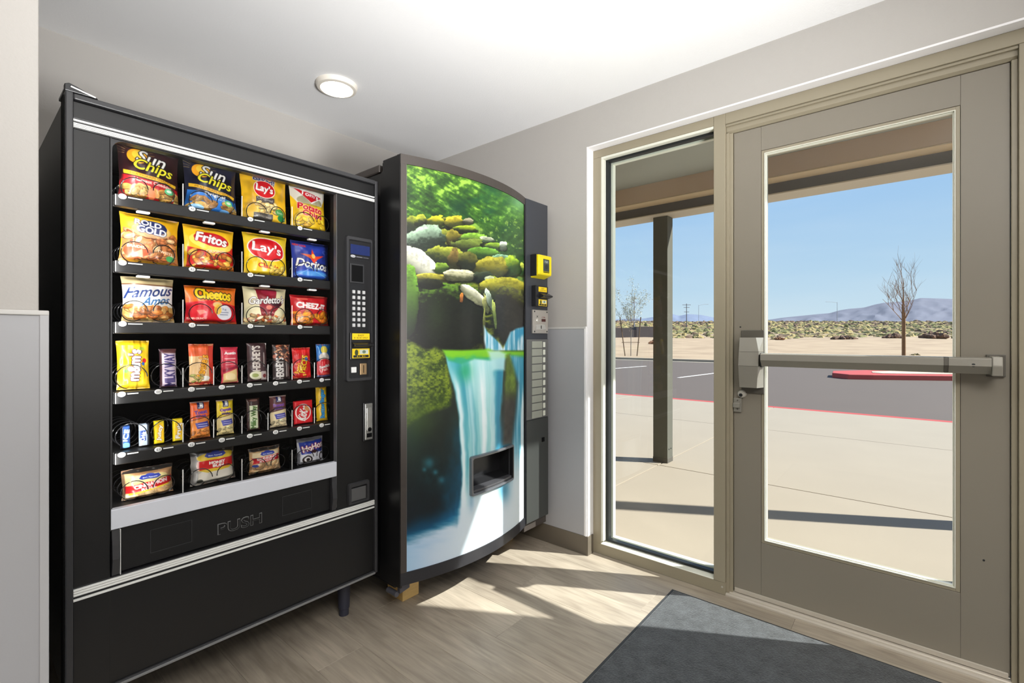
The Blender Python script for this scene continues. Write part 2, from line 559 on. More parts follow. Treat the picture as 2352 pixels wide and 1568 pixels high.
# ------------------------------------------------------------------ walls and ceiling
YO0, YO1, ZO = -0.36, 1.36, 2.212      # opening in the wall with the door
def wall_right():
    g = G()
    g.box(XB, 2.43, YO1, YA + .2, -0.1, ZC + .1)
    g.box(XB, 2.43, Y0R, YO0, -0.1, ZC + .1)
    g.box(XB, 2.43, YO0, YO1, ZO, ZC + .1)
    return struct('wall_right', g, M_wall)
wr = wall_right()
g = G(); g.box(0.0, XB, YA, YA + .15, -0.1, ZC + .1); struct('wall_back', g, M_wall)
g = G(); g.box(X0R - .15, 0.1295, 1.4475, YA + .15, -0.1, ZC + .1, 0.004); wlft = struct('wall_left', g, M_wall)
g = G(); g.box(X0R - .15, X0R, Y0R, 1.4475, -0.1, ZC + .1); struct('wall_far_left', g, M_wall)
g = G(); g.box(X0R - .15, 2.43, Y0R - .15, Y0R, -0.1, ZC + .1); struct('wall_front', g, M_wall)
g = G(); g.box(X0R - .15, 2.43, Y0R - .15, YA + .15, ZC, ZC + .12); struct('ceiling', g, M_ceil)
# white plaster reveal round the opening (parts of the wall)
g = G(); g.box(XB - .0008, 2.302, YO1 - .006, YO1 + .002, 0, ZO + .003, 0.001); obj('reveal_side', g, M_jamb, wr)
g = G(); g.box(XB - .0008, 2.302, YO0, YO1 - .006, ZO - .006, ZO + .002, 0.001); obj('reveal_head', g, M_jamb, wr)

# wainscot panels with their cap
def wains(parent, x0, x1, y0, y1, nm='wainscot_panel'):
    g = G(); g.box(x0, x1, y0, y1, 0.10, 1.228, 0.001); obj(nm, g, M_panel, parent)
wains(wr, XB - .006, XB + .001, YO1 + .012, YA)
g = G(); g.box(XB - .009, XB + .001, YO1 + .002, YA, 1.228, 1.240, 0.002); obj('wainscot_cap', g, M_cap, wr)
g = G(); g.box(XB - .008, XB + .001, YO1 + .0005, YO1 + .014, 0.10, 1.240, 0.002); obj('corner_strip', g, M_jamb, wr)
wains(wlft, X0R, 0.130, 1.4415, 1.4485)
g = G(); g.box(X0R, 0.1445, 1.437, 1.4485, 1.228, 1.2385, 0.002); obj('wainscot_cap', g, M_cap, wlft)
g = G(); g.box(0.1295, 0.1445, 1.4385, 1.70, 0.0, 1.2375, 0.0015); obj('corner_strip', g, mat('grey_corner_strip', srgb(178, 178, 180), .4), wlft)
# cove base
g = G()
g.prism([(YA, 0), (YA, .102), (1.354, .102), (1.354, 0)], 'x', XB - .0095, XB, 0.0015)
g.box(XB - .009, 2.292, YO1 - .012, YO1 - .0055, 0, .102, 0.001)
struct('baseboard_right', g, M_base)
g = G(); g.box(X0R, 0.150, 1.4305, 1.4405, 0, .102, .002); struct('baseboard_left', g, M_base)

# ------------------------------------------------------------------ window_1: side light beside the door
FX0, FX1 = 2.300, 2.412
w1 = empty('window_1', (2.355, 1.0, 0), kind='structure')
def fr(name, x0, x1, y0, y1, z0, z1, m=M_frame, p=None, bev=.0015):
    g = G(); g.box(x0, x1, y0, y1, z0, z1, bev); return obj(name, g, m, p or w1)
fr('frame_jamb', FX0, FX1, 1.306, 1.354, .056, 2.163)
fr('frame_head', FX0, FX1, .713, 1.354, 2.1635, 2.2055)
fr('frame_sill', FX0, FX1, .660, 1.354, 0.0, .056)
g = G(); g.prism([(FX0, .0565), (FX1, .0565), (FX1, .075), (2.345, .066), (FX0 + .004, .060)], 'y', .7135, 1.3055); obj('sill_bead', g, M_bead, w1)
fr('mullion', FX0 - .002, FX1, .6615, .7125, .0565, 2.2055)
# inner stops (cream), black gasket, outer stops
for nm, y0, y1, z0, z1 in (('bead_side', 1.2925, 1.3055, .072, 2.150), ('bead_head', .7135, 1.3055, 2.1505, 2.163)):
    fr(nm, 2.301, 2.332, y0, y1, z0, z1, M_bead)
for nm, y0, y1, z0, z1 in (('gasket_side', 1.277, 1.2925, .078, 2.139), ('gasket_head', .7135, 1.2925, 2.139, 2.150), ('gasket_sill', .7135, 1.2925, .067, .078), ('gasket_mullion', .7135, .7175, .078, 2.139)):
    fr(nm, 2.332, 2.362, y0, y1, z0, z1, M_gask, bev=.001)
for nm, y0, y1, z0, z1 in (('stop_side', 1.270, 1.305, .080, 2.134), ('stop_head', .7135, 1.305, 2.134, 2.163), ('stop_sill', .7135, 1.305, .056, .080)):
    fr(nm, 2.372, 2.400, y0, y1, z0, z1, M_bead)
g = G(); g.box(2.3635, 2.3695, .714, 1.29, .070, 2.150); obj('glass_pane', g, M_glass, w1)
g = G(); g.lathe([(0.0045, -.002), (.0045, .0), (.003, .0015)], (2.299, .675, .035), 'x', 16); obj('screw', g, M_light, w1)

# ------------------------------------------------------------------ door_1
d1 = empty('door_1', (2.352, .19, 0), kind='structure')
# frame of the door
fr('frame_head', FX0 - .002, FX1, -.360, .6610, 2.1565, 2.2055, M_frame, d1)
g = G(); g.prism([(2.306, 2.156), (2.306, 2.146), (2.316, 2.146), (2.316, 2.126), (2.326, 2.1165), (2.40, 2.1165), (2.40, 2.156)], 'y', -.266, .6610, .001); obj('head_stop', g, M_frame, d1)
fr('frame_jamb', FX0, FX1, -.360, -.2665, 0.0, 2.1565, M_frame, d1)
for y0, y1 in ((-.266, -.2505), (.6345, .6610)):
    g = G(); g.box(2.318, 2.40, y0, y1, .012, 2.1165, .002); obj('jamb_stop', g, M_frame, d1)
g = G(); g.box(2.310, 2.318, .648, .6610, .012, 2.1165, .001); obj('jamb_stop', g, M_frame, d1)
# leaf: stiles, rails
DX0, DX1 = 2.330, 2.375
LY0, LY1, LZ0, LZ1 = -.2485, .6325, .028, 2.1145
gy0, gy1, gz0, gz1 = -.1255, .519, .270, 2.008
def dp(name, y0, y1, z0, z1, m=M_door, x0=DX0, x1=DX1, bev=.0008):
    g = G(); g.box(x0, x1, y0, y1, z0, z1, bev); return obj(name, g, m, d1)
dp('stile', gy1 + .0005, LY1, LZ0, LZ1)
dp('stile', LY0, gy0 - .0005, LZ0, LZ1)
dp('top_rail', gy0, gy1, gz1 + .0005, LZ1)
dp('bottom_rail', gy0, gy1, LZ0, gz0 - .0005)
# glazing beads, khaki outer then cream inner lip
def ring(name, y0, y1, z0, z1, t, x0, x1, m):
    g = G()
    g.box(x0, x1, y0, y0 + t, z0, z1, .0008); g.box(x0, x1, y1 - t, y1, z0, z1, .0008)
    g.box(x0, x1, y0 + t, y1 - t, z0, z0 + t, .0008); g.box(x0, x1, y0 + t, y1 - t, z1 - t, z1, .0008)
    return obj(name, g, m, d1)
ring('glazing_bead', gy0 + .0007, gy1 - .0007, gz0 + .0007, gz1 - .0007, .0115, 2.3315, 2.350, M_frame)
ring('glazing_lip', gy0 + .0125, gy1 - .0125, gz0 + .0125, gz1 - .0125, .0035, 2.328, 2.350, M_bead)
ring('glazing_lip', gy0 + .0165, gy1 - .0165, gz0 + .0165, gz1 - .0165, .0035, 2.336, 2.352, M_bead)
ring('glazing_lip', gy0 + .002, gy1 - .002, gz0 + .002, gz1 - .002, .016, 2.356, 2.374, M_frame)
g = G(); g.box(2.3505, 2.3555, gy0 + .008, gy1 - .008, gz0 + .008, gz1 - .008); obj('glass_pane', g, M_glass, d1)
# threshold and sweep
g = G(); g.prism([(2.296, 0), (2.296, .007), (2.304, .011), (2.316, .0115), (2.318, .0155), (2.326, .018), (2.334, .0185), (2.336, .021), (2.40, .021), (2.42, 0)], 'y', -.2665, .6600); obj('threshold', g, M_thr, d1)
g = G(); g.box(2.322, 2.3295, LY0 + .004, LY1 - .004, .021, .040, .002); obj('door_sweep', g, M_thr, d1)
# exit device
eb = empty('exit_bar', (2.27, .17, 1.08), parent=d1)
def ep(name, g, m, **k): return obj(name, g, m, eb, **k)
g = G(); g.box(2.322, 2.330, .507, .600, .930, 1.213, .002); ep('mounting_plate', g, M_alud)
g = G()
def facet(z0, z1, xf0, xf1, yw0, yw1):
    # a slab of the housing: front narrower than back
    bm = g.bm
    q = [bm.verts.new(p) for p in ((2.322, .508, z0), (2.322, .598, z0), (2.322, .598, z1), (2.322, .508, z1))]
    r = [bm.verts.new(p) for p in ((xf0, .508 + yw0, z0), (xf0, .594, z0), (xf1, .594, z1), (xf1, .508 + yw1, z1))]
    fs = [bm.faces.new(q), bm.faces.new(list(reversed(r)))]
    for i in range(4): fs.append(bm.faces.new((q[i], r[i], r[(i + 1) % 4], q[(i + 1) % 4])))
    bmesh.ops.recalc_face_normals(bm, faces=fs)
facet(1.1185, 1.180, 2.262, 2.276, .006, .020)
g2 = g; ep('housing_top', g2, M_alu)
g = G(); facet(1.0565, 1.1175, 2.252, 2.262, .006, .006); ep('housing_middle', g, M_alu)
g = G(); facet(.960, 1.0555, 2.272, 2.252, .016, .006); ep('housing_bottom', g, M_alu)
g = G(); g.box(2.2545, 2.320, .500, .5078, 1.052, 1.114, .003); ep('bar_socket', g, M_gask)
def bar(y0, y1, name, zb=1.057):
    g = G()
    g.prism([(2.226, 1.084), (2.228, 1.109), (2.235, 1.1125), (2.290, 1.1125), (2.290, zb), (2.250, zb)], 'y', y0, y1, .0006)
    # lower facet darker by its own angle
    return ep(name, g, M_alu)
bar(-.078, .500, 'push_bar'); bar(-.090, -.0785, 'bar_joint').data.materials[0] = M_alud
bar(-.196, -.0905, 'bar_rail')
g = G(); g.prism([(2.229, 1.052), (2.224, 1.085), (2.229, 1.1165), (2.3285, 1.1165), (2.3285, 1.052)], 'y', -.222, -.1965, .003); ep('end_cap', g, M_alu)
g = G(); g.box(2.314, 2.3295, -.237, -.190, 1.046, 1.122, .002); ep('end_plate', g, M_alud)
g = G(); g.lathe([(.006, 0), (.006, -.002), (.003, -.0022)], (2.2285, -.152, 1.087), 'x', 16); ep('dogging_hole', g, M_gask)
# cylinder lock, strike, bolts
g = G(); g.lathe([(.0185, 0), (.0185, -.010), (.015, -.016), (.0105, -.017)], (2.330, .597, .925), 'x', 28); lk = obj('lock_cylinder', g, M_light, d1)
g = G(); g.lathe([(.0075, 0), (.0075, -.003), (.004, -.0035)], (2.3135, .599, .921), 'x', 20); obj('keyhole', g, M_gask, lk)
g = G(); g.box(2.318, 2.3298, .598, .6315, .842, .905, .002); g.box(2.308, 2.318, .602, .6315, .862, .884, .002); obj('latch_strike', g, M_alu, d1)
for z in (.856, .895):
    g = G(); g.lathe([(.0035, 0), (.0035, -.002), (.002, -.0024)], (2.318, .614, z), 'x', 12); obj('screw', g, M_alud, d1)
for y, z in ((.605, 1.228), (.602, .995), (-.185, .405)):
    g = G(); g.lathe([(.0032, 0), (.0032, -.0016), (.002, -.002)], (2.330, y, z), 'x', 12); obj('screw', g, M_gask, d1)
g = G(); g.box(2.324, 2.3298, .598, .612, 1.062, 1.090, .001); obj('latch_plate', g, M_alud, d1)

# ------------------------------------------------------------------ ceiling lamp
cl = empty('ceiling_lamp', (1.247, 2.186, ZC), 'round white disc lamp glowing warm on the ceiling above the machines', 'lamp')
g = G(); g.lathe([(.098, 0), (.098, -.006), (.092, -.020), (.080, -.024), (.076, -.023)], (1.247, 2.186, ZC), 'z', 48); obj('lamp_rim', g, mat('lamp_white', srgb(235, 228, 216), .4), cl)
m_em = bpy.data.materials.new('lamp_glow'); m_em.use_nodes = True
bb = m_em.node_tree.nodes['Principled BSDF']; bb.inputs['Emission Color'].default_value = (1.0, .90, .72, 1); bb.inputs['Emission Strength'].default_value = 7.0
g = G(); g.lathe([(.0755, -.018), (.0755, -.0245), (.06, -.028), (.001, -.030)], (1.247, 2.186, ZC), 'z', 48); obj('lamp_diffuser', g, m_em, cl)

# ------------------------------------------------------------------ entrance mat
em = empty('entrance_mat', (1.2, -.1, 0), 'dark grey carpet entrance mat with thin black rubber edge before the glass door', 'mat')
g = G(); g.box(-.4, 2.190, -1.05, .866, .0005, .004, .001); obj('rubber_edge', g, mat('black_rubber', srgb(52, 54, 56), .7), em)
def carpet():
    m = bpy.data.materials.new('grey_carpet'); m.use_nodes = True
    nt = m.node_tree; n = nt.nodes; l = nt.links; b = n['Principled BSDF']; b.inputs['Roughness'].default_value = .95
    b.inputs['Specular IOR Level'].default_value = .1
    b.inputs['Sheen Weight'].default_value = .5
    tc = n.new('ShaderNodeNewGeometry')
    a = n.new('ShaderNodeTexNoise'); a.inputs['Scale'].default_value = 170; a.inputs['Detail'].default_value = 5
    c = n.new('ShaderNodeTexNoise'); c.inputs['Scale'].default_value = 22; c.inputs['Detail'].default_value = 6
    for t in (a, c): l.new(tc.outputs['Position'], t.inputs[0])
    r = n.new('ShaderNodeValToRGB'); r.color_ramp.elements[0].position = .32; r.color_ramp.elements[0].color = srgb(20, 24, 26)
    r.color_ramp.elements[1].position = .70; r.color_ramp.elements[1].color = srgb(74, 78, 81)
    mm = n.new('ShaderNodeMath'); mm.operation = 'ADD'; m2 = n.new('ShaderNodeMath'); m2.operation = 'MULTIPLY'; m2.inputs[1].default_value = .5
    l.new(a.outputs['Fac'], mm.inputs[0]); l.new(c.outputs['Fac'], mm.inputs[1]); l.new(mm.outputs[0], m2.inputs[0]); l.new(m2.outputs[0], r.inputs[0])
    l.new(r.outputs[0], b.inputs['Base Color'])
    bp = n.new('ShaderNodeBump'); bp.inputs['Strength'].default_value = .6; bp.inputs['Distance'].default_value = .003
    l.new(a.outputs['Fac'], bp.inputs['Height']); l.new(bp.outputs[0], b.inputs['Normal'])
    return m
g = G(); g.box(-.385, 2.176, -1.035, .853, .002, .0085, .003); obj('carpet_pile', g, carpet(), em)
# ------------------------------------------------------------------ outdoors: pavement slabs
GZ = -0.02
M_conc = mat('pale_concrete', srgb(150, 138, 120), .8, bump=.15, bscale=90, var=.07, vscale=1.6)
M_asph = mat('grey_asphalt', srgb(88, 76, 67), .85, bump=.3, bscale=60, var=.06, vscale=.8)
M_red = mat('red_curb_paint', srgb(176, 66, 58), .6, var=.12, vscale=9)
M_dirt = mat('pale_dirt', srgb(190, 162, 126), .9, bump=.2, bscale=3, var=.13, vscale=.25)
g = G(); g.box(2.40, 9.30, -9, 22, -.30, GZ - .008); walk = struct('pavement', g, mat('joint_concrete', srgb(140, 130, 116), .9))
xs = [2.414, 4.33, 6.90, 9.16]
ys = [-9] + [1.845 + 2.6 * k for k in range(-4, 8)] + [22]
jw = .005
for i in range(3):
    for j in range(len(ys) - 1):
        g = G(); g.box(xs[i] + jw, xs[i + 1] - jw, ys[j] + jw, ys[j + 1] - jw, GZ - .05, GZ, .004, 2); obj('slab', g, M_conc, walk)
g = G(); g.box(9.162, 9.33, -9, 22, -.30, GZ, .012, 2); obj('curb', g, M_red, walk)
g = G(); g.box(9.28, 27.0, -30, 60, -.30, -.155); struct('parking_lot', g, M_asph)
g = G(); g.box(26.6, 26.85, -30, 60, -.17, -.03, .02); tag(obj('far_curb', g, M_conc), kind='structure')
g = G(); g.box(25.9, 26.6, -30, 60, -.2, -.148); tag(obj('far_gutter', g, M_conc), kind='structure')
# outer skin of the building so that it closes from outside
g = G(); g.box(2.4305, 2.52, YO1 + .02, 8, -.1, 2.6); g.box(2.4305, 2.52, -8, YO0 - .02, -.1, 2.6); g.box(2.4305, 2.52, YO0 - .02, YO1 + .02, ZO + .02, 2.6)
struct('wall_outside', g, mat('tan_stucco', srgb(176, 158, 134), .8, bump=.4, bscale=80))

# painted parking lines (flat paint)
def stripe(name, a, b, w, lab):
    a = Vector(a); b = Vector(b); d = (b - a).normalized(); n = Vector((-d.y, d.x)) * w / 2
    g = G(); g.prism([tuple(a + n), tuple(b + n), tuple(b - n), tuple(a - n)], 'z', -.156, -.150)
    return tag(obj(name, g, mat('white_road_paint', srgb(226, 222, 214), .7)), lab, 'parking line')
stripe('parking_line', (16.1, 10.2), (21.1, 9.6), .10, 'white parking line painted on the asphalt beyond the side window')
stripe('parking_line', (15.7, 2.9 + 3.1), (20.9, 2.4 + 3.1), .10, 'white parking line on the asphalt seen at the left edge of the door glass')

# red kerb island
def island():
    g = G()
    pts = [(18.62, 1.62), (18.9, 1.0), (20.0, -.85), (22.5, -5.0), (25.2, -3.5), (22.0, 1.0), (20.2, 2.2), (19.1, 2.1)]
    g.prism(pts, 'z', -.16, .005, .02)
    r = empty('kerb_island', (20.5, 0, -.155), 'low red painted kerb island standing in the asphalt behind the push bar', 'kerb')
    obj('kerb', g, M_red, r)
    q = [(x + (20.9 - x) * .45, y + (-.2 - y) * .45) for x, y in pts]
    g = G(); g.prism(q, 'z', .0, .02); obj('gravel_fill', g, mat('tan_gravel', srgb(200, 178, 150), .9, bump=.5, bscale=30, var=.2, vscale=8), r)
island()

# porch: soffit, fascia, beam
PY0, PY1 = -.25, 7.0
cn = empty('porch_canopy', (3.4, 2.4, 2.35), 'tan porch canopy with dark beam over the entrance outside', 'canopy')
M_sof = mat('grey_soffit', srgb(150, 152, 142), .8, var=.03)
M_tan = mat('tan_fascia', srgb(186, 160, 132), .7, var=.04)
M_beam = mat('dark_brown_beam', srgb(84, 80, 72), .6, var=.04)
M_under = mat('pale_beam_underside', srgb(196, 186, 170), .7, var=.03)
g = G(); g.box(2.525, 4.188, PY0, PY1, 2.60, 2.64); obj('soffit', g, M_sof, cn)
g = G(); g.box(4.19, 4.206, PY0, PY1, 2.446, 2.70, .002); obj('fascia_board', g, M_tan, cn)
g = G(); g.box(4.19, 4.350, PY0, PY1, 2.436, 2.4455, .002); obj('fascia_trim', g, mat('tan_trim', srgb(186, 164, 130), .7), cn)
g = G(); g.box(4.352, 4.366, PY0, PY1, 2.356, 2.72, .002); g.box(4.576, 4.590, PY0, PY1, 2.356, 2.72, .002); obj('beam', g, M_beam, cn)
g = G(); g.box(4.350, 4.592, PY0, PY1, 2.345, 2.356, .002); obj('beam_underside', g, M_under, cn)
g = G(); g.box(2.525, 4.80, PY0, PY1, 2.72, 2.80, .004); obj('roof_deck', g, M_tan, cn)
def post(y0, y1, zt, lab):
    r = empty('porch_post', (4.50, (y0 + y1) / 2, GZ), lab, 'post', 'porch posts')
    g = G(); g.box(4.434, 4.564, y0, y1, GZ + .02, zt, .003); p = obj('shaft', g, mat('taupe_steel_post', srgb(98, 97, 88), .85, spec=.1, var=.03), r)
    g = G(); g.box(4.432, 4.566, y0 - .002, y1 + .002, GZ, GZ + .045, .002); obj('foot_plate', g, M_beam, r)
    for dx in (.035, .085):
        g = G(); g.lathe([(.006, 0), (.006, -.003), (.003, -.004)], (4.434 + dx, y0, GZ + .13), 'y', 12); obj('bolt', g, M_gask, r)
post(1.80, 1.943, 2.3445, 'dark square steel porch post outside, seen through the side window')
post(-.88, -.737, 2.70, 'square steel porch post to the right of the door, just outside the picture')

# ------------------------------------------------------------------ land beyond
FW = Vector((.7645, .6446)); RT = Vector((.6446, -.7645))
def vnoise(x, y, s):
    t = vnoise.t
    xi = np.floor(x).astype(int); yi = np.floor(y).astype(int); fx = x - xi; fy = y - yi
    fx = fx * fx * (3 - 2 * fx); fy = fy * fy * (3 - 2 * fy)
    h = lambda a, b: t[(a + s * 37) % 256, (b + s * 91) % 256]
    return (h(xi, yi) * (1 - fx) + h(xi + 1, yi) * fx) * (1 - fy) + (h(xi, yi + 1) * (1 - fx) + h(xi + 1, yi + 1) * fx) * fy
vnoise.t = np.random.RandomState(5).rand(256, 256)
def fbm(x, y, s, o=4):
    v = 0; a = .5; tot = 0
    for i in range(o):
        v = v + a * vnoise(x * 2 ** i, y * 2 ** i, s + i); tot += a; a *= .5
    return v / tot
def hland(d):
    return np.interp(d, [0, 28, 40, 60, 90, 140, 200, 270, 420, 700], [-.06, -.06, .02, .30, .95, 3.3, 6.6, 10.0, 13, 12])
def land():
    dd = np.concatenate([np.linspace(26.86, 60, 24), np.linspace(63, 280, 50), np.linspace(300, 700, 12)])
    # rows of constant x (parallel to the far kerb), y fanned out
    t = np.linspace(-1.2, 2.2, 120)
    Xs = dd[:, None] + 0 * t[None, :]; Ys = dd[:, None] * t[None, :] * 1.0
    D = Xs * FW.x + Ys * FW.y
    D = np.maximum(D, 26)
    Z = hland(D) + (fbm(Xs * .05, Ys * .05, 3) - .5) * np.clip((D - 30) / 60, 0, 1) * 1.3
    Z[0] = -.05
    g = G(); g.grid(Xs, Ys, Z); g.smooth = True
    m = bpy.data.materials.new('desert_ground'); m.use_nodes = True
    nt = m.node_tree; n = nt.nodes; l = nt.links; b = n['Principled BSDF']; b.inputs['Roughness'].default_value = .95
    geo = n.new('ShaderNodeNewGeometry')
    def nz(sc, det):
        q = n.new('ShaderNodeTexNoise'); q.inputs['Scale'].default_value = sc; q.inputs['Detail'].default_value = det; l.new(geo.outputs['Position'], q.inputs[0]); return q
    a = nz(.35, 6); c = nz(.07, 5)
    r = n.new('ShaderNodeValToRGB'); r.color_ramp.elements[0].position = .35; r.color_ramp.elements[0].color = srgb(146, 124, 98)
    r.color_ramp.elements[1].position = .6; r.color_ramp.elements[1].color = srgb(164, 142, 114)
    l.new(a.outputs['Fac'], r.inputs[0])
    sx = n.new('ShaderNodeSeparateXYZ'); l.new(geo.outputs['Position'], sx.inputs[0])
    mr = n.new('ShaderNodeMapRange'); mr.inputs[1].default_value = 1.3; mr.inputs[2].default_value = 3.0
    l.new(sx.outputs['Z'], mr.inputs[0])
    r2 = n.new('ShaderNodeValToRGB'); r2.color_ramp.elements[0].position = .3; r2.color_ramp.elements[0].color = srgb(96, 80, 58)
    r2.color_ramp.elements[1].position = .7; r2.color_ramp.elements[1].color = srgb(124, 112, 74)
    l.new(c.outputs['Fac'], r2.inputs[0])
    mx = n.new('ShaderNodeMix'); mx.data_type = 'RGBA'; l.new(mr.outputs[0], mx.inputs[0]); l.new(r.outputs[0], mx.inputs[6]); l.new(r2.outputs[0], mx.inputs[7])
    l.new(mx.outputs[2], b.inputs['Base Color'])
    o = obj('desert_ground', g, m); o['kind'] = 'structure'
land()

def wpt(px, d):
    u = (px - 1176.) / 1096.
    v = FW * d + RT * (u * d)
    return v
# scrub: countless low bushes
def scrub():
    bm = bmesh.new(); r = random.Random(4)
    tmp = bmesh.new(); bmesh.ops.create_icosphere(tmp, subdivisions=2, radius=1.0)
    NR = np.random.RandomState(3).rand(64, 42, 1); V = np.array([v.co[:] for v in tmp.verts]); F = [[v.index for v in f.verts] for f in tmp.faces]
    co = []; fa = []; mi = []
    for i in range(7500):
        d = 92 + 175 * r.random() ** .9
        px = r.uniform(1250, 2420)
        if px < 1520 and d < 150: continue
        p = wpt(px, d); s = r.uniform(.22, .8) * (.8 + d / 300)
        z = float(hland(np.array([d]))[0]) - .35 + (float(fbm(np.array([p.x * .05]), np.array([p.y * .05]), 3)[0]) - .5) * min(1, (d - 30) / 60) * 1.3
        k = len(co) * 42
        q = V * np.array([s * r.uniform(.8, 1.4), s * r.uniform(.8, 1.4), s * r.uniform(.55, .95)]) * (1 + (NR[i % 64] - .5) * .55)
        co.append(q + np.array([p.x, p.y, z + .1])); fa += [[a + k for a in f] for f in F]
        dark = r.random() < .2 + .5 * ((d - 92) / 175) ** 2
        mi += [2 if dark else (1 if r.random() < .4 else 0)] * len(F)
    me = bpy.data.meshes.new('scrub'); me.from_pydata(np.concatenate(co).tolist(), [], fa)
    me.polygons.foreach_set('material_index', mi)
    ms = [mat('dry_yellow_scrub', srgb(156, 138, 90), .95, var=.25, vscale=.4), mat('green_scrub', srgb(120, 116, 72), .95, var=.25, vscale=.4), mat('brown_scrub', srgb(106, 86, 68), .95, var=.2, vscale=.4)]
    o = link_mesh('scrub', me, ms)
    tag(o, 'olive and yellow desert scrub covering the slope below the mountains', 'scrub', kind='stuff')
scrub()
def bush(px, py_base, w, h, col, lab, d):
    p = wpt(px, d); z = 1.18 - d * (py_base - 775) / 1096
    rr = random.Random(int(px)); g = G()
    for i in range(46):
        a = rr.uniform(0, 6.28); q = rr.random() ** .6
        e = (p.x + math.cos(a) * q * w * .5, p.y + math.sin(a) * q * w * .5, z + h * (1 - q * .7) * rr.uniform(.5, 1))
        s = (p.x + (e[0] - p.x) * .15, p.y + (e[1] - p.y) * .15, z - .1)
        g.tube([s, ((s[0] + e[0]) / 2 * 1.0, (s[1] + e[1]) / 2, (s[2] + e[2]) / 2 + h * .12), e], [.03 * w, .12 * w, .04 * w], 5)
    tag(obj('desert_bush', g, mat('bush_%s' % col, srgb(*{'brown': (106, 80, 62), 'olive': (120, 106, 66), 'rust': (122, 86, 60)}[col]), .95)), lab, 'bush', 'low bushes at the foot of the slope')
bush(1507, 790, 2.2, .85, 'rust', 'low reddish bush on the dirt just left of the porch post', 62)
bush(1938, 781, 4.2, 1.1, 'brown', 'wide low brown bush at the edge of the scrub, middle of the door glass', 84)
bush(2052, 779, 3.4, 1.5, 'brown', 'brown bush just left of the bare tree trunk', 84)
bush(2144, 780, 4.6, 2.1, 'brown', 'large brown bush between the bare tree and the right edge of the door glass', 84)
bush(2199, 780, 2.0, 1.2, 'olive', 'bush touching the right edge of the door glass', 84)
bush(1790, 780, 1.8, .7, 'rust', 'small rust bush near the left edge of the door glass', 84)
bush(2102, 823, 1.1, .45, 'olive', 'tuft of yellow weeds at the foot of the bare tree', 33)

# mountains
def ridge(name, d, pts, py_base, col, lab, seed, rough):
    px = np.linspace(pts[0][0], pts[-1][0], 220)
    top = np.interp(px, [p[0] for p in pts], [p[1] for p in pts])
    n = 26
    X = np.zeros((n, 220)); Y = X.copy(); Z = X.copy()
    for j in range(n):
        f = j / (n - 1)      # 0 = foot near us, 1 = crest
        dj = d * (1 - .28 * (1 - f))
        fold = (fbm(px / 55. + seed + f * 1.2, f * 3.0 + px * 0, seed, 4) - .5)
        u = (px - 1176.) / 1096.
        dd = dj * (1 + fold * .10 * (1 - f) * 1.0)
        X[j] = FW.x * dd + RT.x * u * dd; Y[j] = FW.y * dd + RT.y * u * dd
        ty = py_base + (top - py_base) * (f ** .8) + (fbm(px / 30., f * 5 + px * 0, seed + 2, 4) - .5) * rough * math.sin(math.pi * f)
        Z[j] = 1.18 + dd * (775 - ty) / 1096
    # back slope
    Xb = np.vstack([X, X[-1:] * 1.25]); Yb = np.vstack([Y, Y[-1:] * 1.25]); Zb = np.vstack([Z, Z[:1]])
    g = G(); g.grid(Xb, Yb, Zb); g.smooth = True
    tag(obj(name, g, mat(name + '_hazed_rock', col, .95, var=.16, vscale=.02)), lab, 'mountain')  # distance haze is baked into the base colour
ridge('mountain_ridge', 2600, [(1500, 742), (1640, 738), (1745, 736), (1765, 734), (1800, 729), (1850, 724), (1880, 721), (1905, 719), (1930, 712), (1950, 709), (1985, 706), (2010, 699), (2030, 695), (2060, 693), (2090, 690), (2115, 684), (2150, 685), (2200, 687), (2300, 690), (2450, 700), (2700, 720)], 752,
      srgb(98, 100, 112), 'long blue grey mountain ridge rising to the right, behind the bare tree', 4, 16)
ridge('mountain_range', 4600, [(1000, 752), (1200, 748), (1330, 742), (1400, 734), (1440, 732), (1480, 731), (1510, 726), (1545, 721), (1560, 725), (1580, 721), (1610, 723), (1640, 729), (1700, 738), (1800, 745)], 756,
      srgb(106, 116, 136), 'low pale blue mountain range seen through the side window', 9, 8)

# dark far buildings at the left
g = G()
d = 100
for (pa, pb, t, dz) in ((1385, 1512, 757, 0), (1405, 1450, 753, .1), (1462, 1506, 750, .1)):
    a = wpt(pa, d - dz); b = wpt(pb, d - dz); z1 = 1.18 + d * (775 - t) / 1096
    n = Vector((FW.x, FW.y)) * 6
    g.prism([(a.x, a.y), (b.x, b.y), (b.x + n.x, b.y + n.y), (a.x + n.x, a.y + n.y)], 'z', .8, z1)
tag(obj('far_building', g, mat('dark_far_wall', srgb(92, 84, 82), .9, var=.1)), 'low dark building on the plain behind the staked young tree', 'building')

# poles
def pole(px, py0, py1, d, r, arms, name, lab, cat, lampdir=0, col=(120, 122, 128)):
    p = wpt(px, d); z0 = 1.18 - d * (py0 - 775) / 1096; z1 = 1.18 - d * (py1 - 775) / 1096
    root = empty(name, (p.x, p.y, z0), lab, cat)
    m = mat('pole_%d' % col[0], srgb(*col), .7)
    g = G(); g.tube([(p.x, p.y, z0), (p.x, p.y, z1)], [r, r * .7], 8); obj('pole', g, m, root)
    for dz, w in arms:
        g = G(); zz = z1 - dz
        g.tube([(p.x - RT.x * w, p.y - RT.y * w, zz), (p.x + RT.x * w, p.y + RT.y * w, zz)], r * .6, 6); obj('crossarm', g, m, root)
    if lampdir:
        w = lampdir * d * 22 / 1096
        g = G(); g.tube([(p.x, p.y, z1 - .3), (p.x + RT.x * w * .5, p.y + RT.y * w * .5, z1 + .25), (p.x + RT.x * w, p.y + RT.y * w, z1 + .3)], [r * .6, r * .5, r * .9], 6); obj('lamp_arm', g, m, root)
